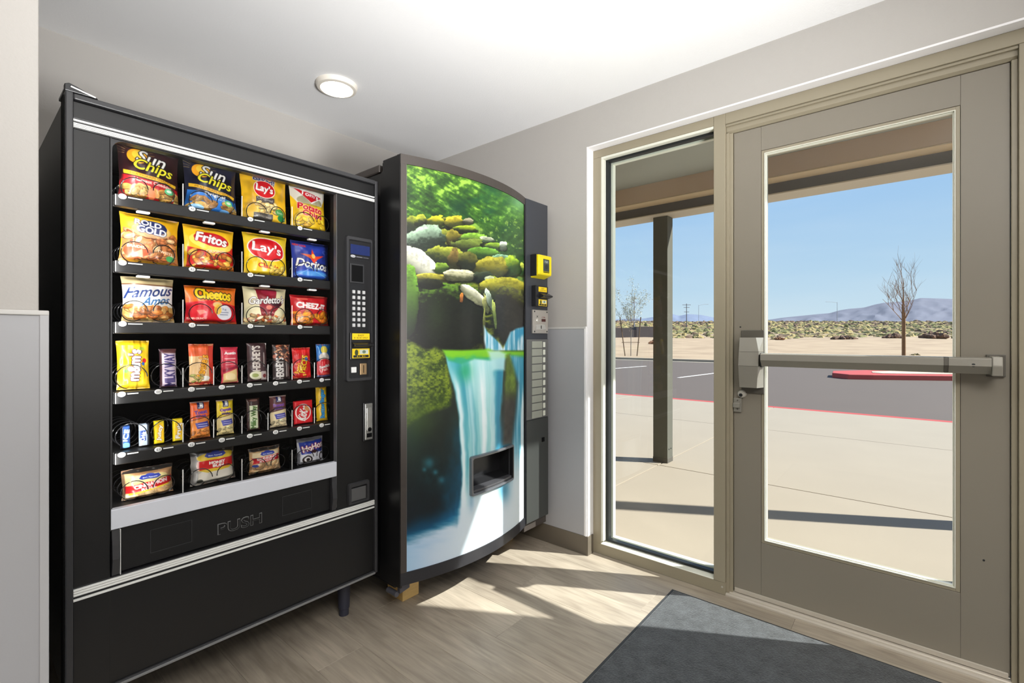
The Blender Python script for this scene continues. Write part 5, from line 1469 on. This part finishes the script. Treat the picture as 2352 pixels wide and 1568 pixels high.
# delivery opening
OX0, OX1, OZ0, OZ1 = 1.520, 1.818, .487, .632
g = G()
def oring(x0, x1, z0, z1, off): 
    p = rrect(x0, x1, z0, z1, .010, 4); q = []
    for k in range(len(p)):
        a, b = p[k], p[(k + 1) % len(p)]
        n = max(1, int(abs(a[0] - b[0]) / .03))
        for i in range(n): q.append((a[0] + (b[0] - a[0]) * i / n, a[1] + (b[1] - a[1]) * i / n))
    return q
bm = g.bm
R0 = oring(1.507, 1.831, .470, .648, 0)
def off_ring(dx, dy):
    out = []
    cx, cz = 1.669, .559
    for (x, z) in R0:
        xx = x - math.copysign(min(dx, abs(x - cx)), x - cx); zz = z - math.copysign(min(dx, abs(z - cz)), z - cz)
        out.append(bm.verts.new((xx, bul(xx) + dy, zz)))
    return out
A0 = off_ring(0, .0); A1 = off_ring(.001, -.012); A2 = off_ring(.004, -.014); A3 = off_ring(.011, -.012); A4 = off_ring(.015, .012)
for P_, Q_ in ((A0, A1), (A1, A2), (A2, A3), (A3, A4)):
    for k in range(len(P_)): bm.faces.new((P_[k], P_[(k + 1) % len(P_)], Q_[(k + 1) % len(P_)], Q_[k]))
bmesh.ops.recalc_face_normals(bm, faces=bm.faces[:])
obj('delivery_frame', g, mat('port_silver', srgb(118, 120, 124), .28, .5), ddr, smooth=True)
g = G()   # bin inside
g.box(1.522, 1.816, 1.6130, 1.6160, .486, .634); g.prism([(1.530, .486), (1.6135, .512), (1.6135, .486)], 'x', 1.522, 1.816)
g.box(1.516, 1.5215, 1.520, 1.616, .482, .636); g.box(1.8165, 1.822, 1.525, 1.616, .482, .636); g.box(1.516, 1.822, 1.530, 1.616, .6345, .638)
obj('delivery_bin', g, M_blk2, ddr)
arc_prism('delivery_sill', 1.523, 1.815, .486, .4945, -.006, 1.600, mat('sill_grey', srgb(86, 86, 90), .3, .3))

# ---- the printed front
def waterfall():
    nx, nz = 430, 1000
    xs_ = np.linspace(1.211, 1.981, nx); zs = np.linspace(1.8872, .2228, nz)
    X, Z = np.meshgrid(xs_, zs); Y = 1.594 - SG * (1 - ((X - XC) / HW) ** 2) + .0015
    # panel points projected through the camera into image pixels, in which features are placed
    f = .7645 * X + .6446 * Y; r = .6446 * X - .7645 * Y
    PX = 1176 + 1096 * r / f; PY = 775 - 1096 * (Z - 1.18) / f
    def N(sx, sy, s, o=5): return fbm(PX / sx + 31, PY / sy + 17, s, o)
    def sm(a, b, t): q = np.clip((t - a) / (b - a), 0, 1); return q * q * (3 - 2 * q)
    def mix(a, b, t): return a + (b - a) * t[..., None]
    C_ = lambda *c: np.array(c, float)
    # foliage
    n1 = N(26, 22, 1, 5); n2 = N(7, 6, 2, 4)
    rot = fbm((PX * .85 + PY * .5) / 26, (-PX * .5 + PY * .85) / 5, 3, 4)
    lum = sm(.28, .78, .5 * n1 + .25 * n2 + .3 * rot)
    img = mix(C_(22, 52, 22), C_(104, 156, 44), lum); img = mix(img, C_(180, 216, 92), sm(.62, .95, lum) * .75)
    haze = sm(1040, 1200, PX) * sm(620, 420, PY); img = mix(img, C_(104, 168, 104), haze * .45); img = mix(img, C_(40, 100, 60), sm(.5, .2, n1) * sm(1000, 1080, PX) * .6)
    img = mix(img, C_(24, 66, 46), np.exp(-((PX - 1050) / 26) ** 2 - ((PY - 478) / 26) ** 2) * .8)
    img = mix(img, C_(150, 210, 150), np.exp(-((PX - 1196) / 20) ** 2 - ((PY - 462) / 22) ** 2) * .7)
    img = mix(img, C_(38, 62, 36), sm(500, 560, PY) * .75)
    img = mix(img, C_(84, 130, 70), sm(1120, 1180, PX) * sm(500, 540, PY) * n2 * .9)
    sp_ = (n2 > .66) & (PY > 500) & (PX > 1100); img = np.where(sp_[..., None], img * .5 + C_(170, 200, 90) * .5, img)
    fine = fbm(PX / 5.5, PY / 4.2, 41, 5); med = fbm(PX / 15, PY / 11, 43, 4)
    def rock(cx, cy, rx, ry, top, bot, rot=0, wob=.28, lo=.0, hi=.8, gr=.35, p=2.3):
        nonlocal img
        R = 1.75 * max(rx, ry)
        cols = np.where(np.abs(PX[0] - cx) < R)[0]; rows = np.where((np.abs(PY - cy) < R).any(1))[0]
        if not len(cols) or not len(rows): return
        S = (slice(rows[0], rows[-1] + 1), slice(cols[0], cols[-1] + 1))
        px, py, fi, me_ = PX[S], PY[S], fine[S], med[S]
        a = math.radians(rot); dx, dy = px - cx, py - cy
        x = dx * math.cos(a) + dy * math.sin(a); y = -dx * math.sin(a) + dy * math.cos(a)
        w = (fbm(px / (rx * .7) + cx, py / (ry * .7) + cy, int(cx) % 50, 3) - .5) * wob * 2 + (me_ - .5) * wob * .9 + (fi - .5) * .16
        q = (np.abs(x / rx) ** p + np.abs(y / ry) ** p) ** (1 / p) + w
        m = sm(1.03, .96, q)
        g_ = np.roll(fi, 3 + int(cx * 7) % 9, 0) * .6 + np.roll(me_, 2 + int(cy * 5) % 7, 1) * .4
        t = sm(lo - .12, hi, y / ry + (g_ - .5) * 1.3 + .25 * (x / rx) * (((int(cx) % 3) - 1)))
        c = mix(C_(*top), C_(*bot), t)
        rim = sm(.55, .95, q) * sm(.1, -.6, y / ry)
        c = c * (1 + rim * .28)[..., None]
        c = c * (.58 + .86 * g_)[..., None] * (1.05 - .36 * np.clip(q, 0, 1) ** 5 * (y > -.2 * ry))[..., None]
        sh = sm(1.32, 1.0, q) * sm(-.1, .5, y / ry) * .65
        sub = img[S] * (1 - sh[..., None] * (1 - m[..., None])); img[S] = mix(sub, c, m)
    # broken mossy ground under the stones
    bed = sm(540, 575, PY + (N(40, 14, 31, 3) - .5) * 60 + (PX - 1060) * .10) * sm(1110, 1020, PX - (PY - 560) * .9)
    bn = fbm(PX / 13, PY / 6, 32, 5)
    img = mix(img, mix(C_(34, 44, 24), C_(128, 140, 44), sm(.42, .72, bn)), bed)
    k = 3.337
    def RK(cx, cy, rx, ry, top, bot, **kw):
        kw.setdefault('wob', .36); kw.setdefault('gr', .55); kw.setdefault('lo', -.45); kw.setdefault('hi', .35)
        rock(820 + cx / k, 330 + cy / k, rx / k, ry / k, top, bot, **kw)
    DK = (36, 44, 28)
    rr = random.Random(8)
    MOSS = [(132, 142, 46), (112, 132, 44), (156, 156, 44), (120, 122, 52), (98, 122, 46), (150, 138, 48)]
    small = []
    for i in range(64):
        t = rr.random(); y = 575 + 430 * t; x = rr.uniform(380, 760 + 520 * t)
        if x > 1270: x = 1270
        small.append((y, x, rr.uniform(30, 62) * (.8 + .5 * t), rr.uniform(20, 40) * (.8 + .5 * t), rr.choice(MOSS)))
    for y, x, rx, ry, c in sorted(small): RK(x, y, rx, ry, c, DK)
    for a in ((430, 620, 75, 75, (126, 134, 46), DK), (495, 590, 46, 46, (150, 156, 50), DK), (600, 595, 74, 48, (182, 172, 40), (60, 70, 30)), (745, 600, 74, 45, (170, 158, 48), (66, 70, 34)),
              (850, 596, 44, 26, (150, 146, 120), (56, 58, 44)), (830, 655, 84, 30, (140, 158, 44), DK),
              (655, 705, 62, 55, (140, 146, 56), (50, 58, 30)), (735, 725, 62, 62, (124, 116, 46), (60, 56, 32)), (880, 735, 114, 45, (112, 148, 54), (44, 52, 34)), (990, 738, 62, 24, (168, 174, 150), (66, 84, 58)),
              (1050, 792, 68, 34, (122, 150, 48), (50, 66, 38)), (1122, 785, 30, 36, (184, 192, 176), (90, 100, 84)), (830, 790, 122, 60, (96, 110, 50), (44, 48, 32)), (960, 845, 114, 50, (96, 136, 52), (44, 66, 34)),
              (1100, 885, 70, 36, (120, 154, 124), (60, 86, 70)), (1250, 960, 34, 52, (176, 186, 80), (60, 96, 56))):
        RK(*a)
    RK(535, 775, 165, 140, (138, 160, 138), (40, 50, 40), lo=-.75, hi=-.05)
    RK(650, 885, 165, 105, (136, 142, 54), (40, 48, 32), lo=-.7, hi=.1); RK(750, 905, 62, 90, (106, 90, 50), (48, 50, 32)); RK(850, 905, 82, 70, (88, 88, 42), (38, 42, 30))
    RK(1185, 935, 64, 80, (138, 164, 48), (50, 78, 46)); RK(1030, 950, 125, 82, (142, 136, 50), (74, 76, 44), lo=-.3, hi=.5); RK(965, 1028, 78, 50, (56, 64, 48), (28, 36, 34))
    RK(462, 905, 170, 88, (196, 196, 180), (128, 130, 112), rot=36, lo=-.1, hi=.9, gr=.3, wob=.14)
    RK(560, 1032, 165, 42, (164, 158, 62), (60, 62, 34)); RK(645, 955, 50, 38, (112, 138, 52), (50, 70, 34)); RK(780, 1008, 122, 48, (184, 182, 150), (74, 76, 54), lo=-.2, hi=.5, wob=.2)
    RK(1040, 1035, 38, 26, (140, 156, 48), (60, 80, 40))
    RK(1040, 1110, 90, 70, (150, 156, 130), (70, 80, 60), rot=30)
    RK(1120, 1112, 195, 88, (150, 146, 50), (58, 64, 42), lo=-.3, hi=.5, wob=.12)
    RK(1168, 1300, 130, 215, (112, 118, 50), (44, 43, 38), lo=-1.0, hi=-.5, gr=.25, wob=.1)
    RK(712, 1330, 262, 262, (88, 122, 40), (26, 30, 22), lo=-1.0, hi=-.45, wob=.05, gr=.35, p=3.6)
    img = mix(img, C_(56, 78, 40), np.exp(-((PX - 1000) / 24) ** 2 - ((PY - 720) / 44) ** 2) * .40)
    img = mix(img, C_(58, 52, 44), np.exp(-((PX - 1075) / 22) ** 2 - ((PY - 745) / 50) ** 2) * .45)
    RK(895, 1165, 118, 46, (190, 190, 166), (120, 122, 96), rot=38, gr=.4, wob=.2); RK(985, 1235, 26, 70, (150, 152, 96), (84, 90, 60), rot=-8)
    RK(1015, 1190, 22, 80, (170, 184, 168), (96, 110, 90), rot=-14); RK(1052, 1300, 13, 110, (150, 162, 86), (96, 112, 60), rot=-5)
    RK(802, 1180, 14, 40, (190, 124, 56), (130, 84, 44)); RK(975, 1400, 10, 150, (110, 116, 60), (58, 54, 42))
    RK(402, 1190, 66, 280, (92, 130, 40), (34, 50, 22), lo=-.5, hi=1, wob=.15, gr=1.0)
    RK(560, 1075, 90, 34, (40, 44, 30), (24, 28, 20))
    # upper cascades
    st = fbm(PX / 3.2, PY / 60, 8, 4)
    def poly(pts, soft=5):
        ins = np.zeros(PX.shape, bool); dmin = np.full(PX.shape, 1e9); n = len(pts)
        for i in range(n):
            x0, y0 = pts[i]; x1, y1 = pts[(i + 1) % n]
            if y0 != y1: ins ^= ((PY < y0) != (PY < y1)) & (PX < (x1 - x0) * (PY - y0) / (y1 - y0) + x0)
            L = (x1 - x0) ** 2 + (y1 - y0) ** 2 + 1e-9
            t = np.clip(((PX - x0) * (x1 - x0) + (PY - y0) * (y1 - y0)) / L, 0, 1)
            dmin = np.minimum(dmin, np.hypot(PX - x0 - t * (x1 - x0), PY - y0 - t * (y1 - y0)))
        return sm(-soft, soft, np.where(ins, dmin, -dmin))
    c1 = mix(C_(80, 160, 186), C_(206, 228, 236), sm(.3, .75, st))
    img = mix(img, c1, poly([(1112, 748), (1120, 762), (1135, 775), (1150, 790), (1158, 806), (1116, 806), (1112, 780)], 3))
    img = mix(img, c1, poly([(1172, 762), (1188, 754), (1206, 750), (1206, 812), (1150, 812), (1160, 790)], 3))
    img = mix(img, C_(40, 150, 190), poly([(1184, 756), (1204, 752), (1204, 766), (1186, 782)], 5) * .8)
    # dark base under everything below
    wob = (N(30, 30, 12, 3) - .5) * 22
    low = sm(802, 808, PY); grad = sm(940, 1230, PY)
    deep = mix(C_(36, 46, 38), C_(14, 26, 34), grad) * (.8 + .4 * N(18, 30, 13, 4))[..., None]
    img = mix(img, deep, low)
    img = mix(img, C_(40, 110, 120), np.exp(-((PX - 990) / 30) ** 2 - ((PY - 1085) / 45) ** 2) * .35 * N(10, 12, 14)); 
    for bx, by, rr in ((975, 1078, 5), (1000, 1084, 6), (1014, 1102, 8), (985, 1062, 12)):
        img = mix(img, C_(60, 150, 170), np.exp(-((PX - bx) / rr) ** 2 - ((PY - by) / rr) ** 2) * .5)
    img = mix(img, C_(20, 62, 40), np.exp(-((PX - 945) / 30) ** 2 - ((PY - 1000) / 60) ** 2) * .5)
    # teal glow towards the falls
    teal = sm(1004, 1062, PX + (PY - 1100) * .12 + wob) * sm(930, 1010, PY) * .9
    img = mix(img, C_(14, 112, 150), teal * (.55 + .7 * (N(14, 40, 15, 4) - .3)))
    img = mix(img, C_(0, 110, 156), sm(1188, 1240, PY + (PX - 930) * .40 + wob * .5) * .7)
    # mossy hill at left
    mo = poly([(925, 782), (950, 788), (978, 806), (998, 798), (1020, 808), (1028, 840), (1038, 900), (1034, 930), (978, 950), (925, 985)], 7)
    mo = np.clip(mo + (N(10, 10, 16) - .5) * .5 * (mo > .02), 0, 1)
    mg = sm(.3, .72, N(5, 4, 17, 4) * .6 + N(22, 18, 18, 3) * .45)
    img = mix(img, mix(mix(C_(50, 70, 22), C_(138, 156, 46), mg), C_(86, 110, 34), sm(880, 960, PY) * .5), mo)
    img = mix(img, C_(70, 96, 30), np.exp(-((PX - 960) / 40) ** 2) * sm(925, 950, PY) * sm(1030, 960, PY) * .5)
    # falls
    xl = np.interp(PY, [806, 830, 880, 960, 1040, 1190, 1300], [1018, 1022, 1036, 1050, 1057, 1055, 1052]) + (N(20, 50, 19, 3) - .5) * 8
    xr = np.interp(PY, [806, 830, 880, 960, 1040, 1190], [1166, 1162, 1158, 1154, 1152, 1156]) + (N(12, 40, 20, 3) - .5) * 8
    fall = sm(0, 7, PX - xl) * sm(0, 9, xr - PX) * sm(808, 816, PY)
    tt = (PX - xl) / (xr - xl + 1e-6)
    sn = fbm(tt * 6.5, PY / 420, 21, 3); sn2 = fbm(tt * 16, PY / 260, 22, 3)
    wcol = mix(C_(92, 178, 190), C_(166, 218, 218), sm(.25, .6, sn)); wcol = mix(wcol, C_(226, 240, 242), sm(.48, .85, sn * .7 + sn2 * .4) * .85)
    for c0, wd, am in ((.10, .05, .8), (.58, .06, .85), (.80, .04, .5), (.34, .05, .5)): wcol = mix(wcol, C_(244, 250, 252), np.exp(-((tt - c0) / wd) ** 2) * am * sm(830, 900, PY))
    wcol = mix(wcol, C_(24, 128, 164), np.exp(-((tt - .90) / .08) ** 2) * .8 + np.exp(-((tt - .22) / .05) ** 2) * .35 * sm(1000, 850, PY))
    wcol = mix(wcol, C_(50, 168, 120), np.exp(-((PX - 1068) / 16) ** 2 - ((PY - 852) / 24) ** 2) * .85)
    img = mix(img, wcol, fall)
    # pool lip
    lip = poly([(1016, 803), (1060, 804), (1122, 801), (1136, 806), (1206, 806), (1206, 826), (1150, 822), (1130, 828), (1090, 824), (1060, 836), (1030, 828)], 4)
    img = mix(img, mix(C_(130, 196, 40), C_(60, 170, 130), sm(812, 830, PY + (N(16, 6, 23) - .5) * 14)), lip)
    img = mix(img, C_(190, 226, 226), poly([(1120, 806), (1146, 804), (1162, 812), (1160, 850), (1130, 850), (1126, 826)], 6) * .85)
    # right side: dark rock with moss and the second fall
    rk = poly([(1163, 816), (1172, 812), (1184, 850), (1186, 900), (1180, 960), (1176, 1020), (1155, 1020), (1158, 930), (1160, 870)], 5)
    img = mix(img, mix(C_(104, 126, 44), C_(64, 60, 52), sm(880, 930, PY)) * (.7 + .6 * N(8, 14, 24))[..., None], rk)
    f2 = poly([(1172, 816), (1206, 820), (1206, 1220), (1160, 1220), (1176, 1060), (1184, 960), (1190, 880)], 6)
    img = mix(img, mix(C_(70, 160, 186), C_(226, 242, 246), sm(.35, .65, fbm(PX / 5, PY / 200, 25, 4) + sm(860, 980, PY) * .25 - .1)), f2)
    # foam at the foot
    fy = np.interp(PX, [925, 960, 1000, 1050, 1060, 1100, 1206], [1238, 1226, 1210, 1188, 1140, 1090, 1040]) + (N(40, 10, 26, 4) - .5) * 22
    fw_ = sm(1035, 1085, PX) * 60; fm = sm(0, 1, (PY - fy + 12 + fw_) / (34 + 2 * fw_))
    fo = mix(C_(196, 212, 228), C_(226, 236, 238), sm(950, 1150, PX)); fo = mix(fo, C_(150, 186, 216), np.exp(-((PY - fy - 30) / 20) ** 2) * sm(1060, 930, PX) * .9 * N(60, 8, 27))
    fo = mix(fo, C_(166, 198, 224), sm(1230, 1290, PY + (1000 - PX) * .25) * sm(1010, 930, PX) * .8)
    fo = mix(fo, C_(206, 216, 230), np.exp(-((PX - 1150) / 26) ** 2) * .5)  # vertical band: shadow of the mullion painted into the foam
    img = mix(img, fo, fm)
    img = mix(img, C_(60, 142, 172), np.exp(-((PX - 1158) / 13) ** 2 - ((PY - 1125) / 26) ** 2) * .85)
    img = mix(img, C_(90, 140, 180), np.exp(-((PX - 1083) / 6) ** 2 - ((PY - 1152) / 22) ** 2) * .35)
    img = (np.clip(img, 0, 255) / 255) ** 1.12 * .98
    lin = np.where(img <= .04045, img / 12.92, ((img + .055) / 1.055) ** 2.4)
    fx = (X[:-1, :-1] + X[1:, 1:]) / 2; fz = (Z[:-1, :-1] + Z[1:, 1:]) / 2
    keep = ~((fx > 1.517) & (fx < 1.821) & (fz > .480) & (fz < .638))
    me = grid_mesh('printed_front', X, Y, Z, lin, keep)
    o = link_mesh('printed_front', me, print_mat('waterfall_print', .42, .12, emit=.05), ddr, smooth=True)
    return o
waterfall()
g = G(); xs_ = [1.2105, 1.212]; 
arc_prism('edge_strip', 1.2105, 1.2118, .2225, 1.8875, -.0015, 1.616, mat('edge_grey', srgb(150, 150, 150), .3), 1)

# ---- fittings of the right column
def cb(name, x0, x1, y0, y1, z0, z1, m, bev=.001): return db(name, x0, x1, y0, y1, z0, z1, m, bev, ddr)
M_yel = mat('yellow_plastic', srgb(236, 214, 24), .35)
rd = empty('card_reader', (2.10, 1.56, 1.56), parent=dm)
def rp_(name, g, m): return obj(name, g, m, rd)
g = G()
bm = g.bm
yf, yb_ = 1.536, 1.5875
Aq = [bm.verts.new((x, yb_, z)) for x, z in rrect(2.040, 2.168, 1.505, 1.630, .006)]
Bq = [bm.verts.new((x, yf + .004, z)) for x, z in rrect(2.044, 2.165, 1.520, 1.627, .006)]
Cq = [bm.verts.new((x, yf, z)) for x, z in rrect(2.050, 2.160, 1.526, 1.622, .005)]
for P_, Q_ in ((Aq, Bq), (Bq, Cq)):
    for q in range(len(P_)): bm.faces.new((P_[q], P_[(q + 1) % len(P_)], Q_[(q + 1) % len(P_)], Q_[q]))
bm.faces.new(Cq); bmesh.ops.recalc_face_normals(bm, faces=bm.faces[:])
rp_('reader_housing', g, M_yel)
g = G(); g.box(2.036, 2.0415, 1.548, 1.5875, 1.512, 1.628, .001); rp_('reader_mount', g, M_blk2)
def scr(c): c.a[:] = (60, 66, 62); c.rect(.1, .1, .9, .35, (90, 98, 92)); c.ell(.5, .62, .25, .2, (40, 44, 42)); c.txt('TAP', .5, .22, .5, .14, (200, 205, 190))
plate('reader_screen', 2.084, 2.138, 1.540, 1.606, 1.5345, scr, M_paper, rd)
g = G(); g.box(2.085, 2.137, 1.5335, 1.536, 1.5335, 1.5375); rp_('reader_slot', g, M_int)
bv = empty('bill_acceptor', (2.11, 1.575, 1.40), parent=dm)
g = G(); g.box(2.046, 2.160, 1.558, 1.5875, 1.350, 1.462, .003); obj('acceptor_body', g, M_blk2, bv)
plate('yellow_label', 2.072, 2.146, 1.430, 1.456, 1.5565, ylab, M_paper, bv)
plate('picture_label', 2.072, 2.146, 1.353, 1.388, 1.5565, ylab2, M_paper, bv)
g = G(); g.prism([(1.558, 1.394), (1.530, 1.403), (1.530, 1.409), (1.558, 1.424)], 'x', 2.078, 2.166, .0015); obj('acceptor_mouth', g, M_blk2, bv)
cpn = empty('coin_plate', (2.10, 1.58, 1.26), parent=dm)
g = G(); g.box(2.047, 2.186, 1.577, 1.5875, 1.203, 1.332, .002); obj('plate', g, mat('brushed_nickel', srgb(190, 184, 176), .32, .5, var=.03), cpn)
for x, z in ((2.060, 1.322), (2.174, 1.322), (2.060, 1.213), (2.174, 1.213)):
    g = G(); g.lathe([(.0042, 0), (.0042, -.002), (.002, -.0028)], (x, 1.577, z), 'y', 12); obj('screw', g, M_gask, cpn)
g = G(); g.lathe([(.011, 0), (.011, -.004), (.008, -.007)], (2.083, 1.577, 1.274), 'y', 20); obj('return_knob', g, M_light, cpn)
g = G(); g.box(2.124, 2.160, 1.5750, 1.5772, 1.268, 1.283, .0006); obj('coin_display', g, mat('dark_red_display', srgb(70, 30, 26), .2), cpn)
g = G(); g.box(2.072, 2.160, 1.5745, 1.5772, 1.223, 1.252, .001); obj('coin_gate', g, mat('bright_nickel', srgb(214, 212, 206), .25, .6), cpn)
g = G(); g.box(2.114, 2.120, 1.5735, 1.5748, 1.229, 1.246, .0005); obj('coin_slot', g, M_int, cpn)
letters('coin_text', 'COIN', 2.126, 2.158, 1.288, 1.296, 1.5768, mat('ink_red', srgb(120, 60, 50), .5), cpn, ext=.0004)
for a, b in (((2.078, 1.300), (2.092, 1.290)), ((2.092, 1.300), (2.078, 1.290))):
    g = G(); g.tube([(a[0], 1.5765, a[1]), (b[0], 1.5765, b[1])], .0009, 5); obj('ink_mark', g, M_gask, cpn)
# selection buttons
cb('button_panel', 2.0005, 2.1955, 1.5835, 1.5878, .736, 1.170, mat('grey_button_panel', srgb(110, 110, 108), .25, .1), .001)
M_btn = mat('grey_green_button', srgb(158, 160, 148), .22, var=.03)
M_btl = mat('pale_button_light', srgb(226, 228, 214), .3)
for i in range(10):
    z1 = 1.160 - i * .0424; z0 = z1 - .0375
    cb('selection_button', 2.042, 2.134, 1.5785, 1.5833, z0, z1, M_btn, .002)
    cb('button_strip', 2.144, 2.164, 1.5795, 1.5833, z0 + .004, z1 - .005, M_btl, .002)
cb('lock', 2.134, 2.158, 1.5805, 1.5833, .600, .624, M_int, .001)
# feet
g = G(); g.prism([(1.212, .118), (1.212, .159), (1.262, .159), (1.262, .126)], 'y', 1.628, 1.6475, .002); obj('foot_bracket', g, mat('grey_bracket', srgb(92, 92, 100), .35, .3), dm)
g = G(); g.tube([(1.205, 1.64, .116), (1.205, 1.70, .116)], .012, 12); obj('foot_roll', g, mat('grey_bracket', srgb(92, 92, 100), .35, .3), dm)

# wood blocks the machine stands on
def blockmat():
    return mat('pine_block', srgb(214, 178, 112), .6, var=.18, vscale=8, stretch=(2, 2, 14))
for (x0, x1, y0, y1, lab) in ((1.314, 1.405, 1.746, 1.86, 'pale pine wood block under the near front corner of the drink machine'), (2.05, 2.14, 1.795, 1.90, 'pale pine wood block under the far front corner of the drink machine, beside the wall')):
    g = G(); g.box(x0, x1, y0, y1, 0.0, .1397, .002); tag(obj('wood_block', g, blockmat()), lab, 'block', 'wood blocks under the drink machine')
for (x0, x1, y0, y1, lab) in ((1.30, 1.39, 2.45, 2.55, 'pine wood block under the rear of the drink machine, snack machine side'), (2.05, 2.14, 2.45, 2.55, 'pine wood block under the rear of the drink machine, in the room corner')):
    g = G(); g.box(x0, x1, y0, y1, 0.0, .1397, .002); tag(obj('wood_block', g, blockmat()), lab, 'block', 'wood blocks under the drink machine')
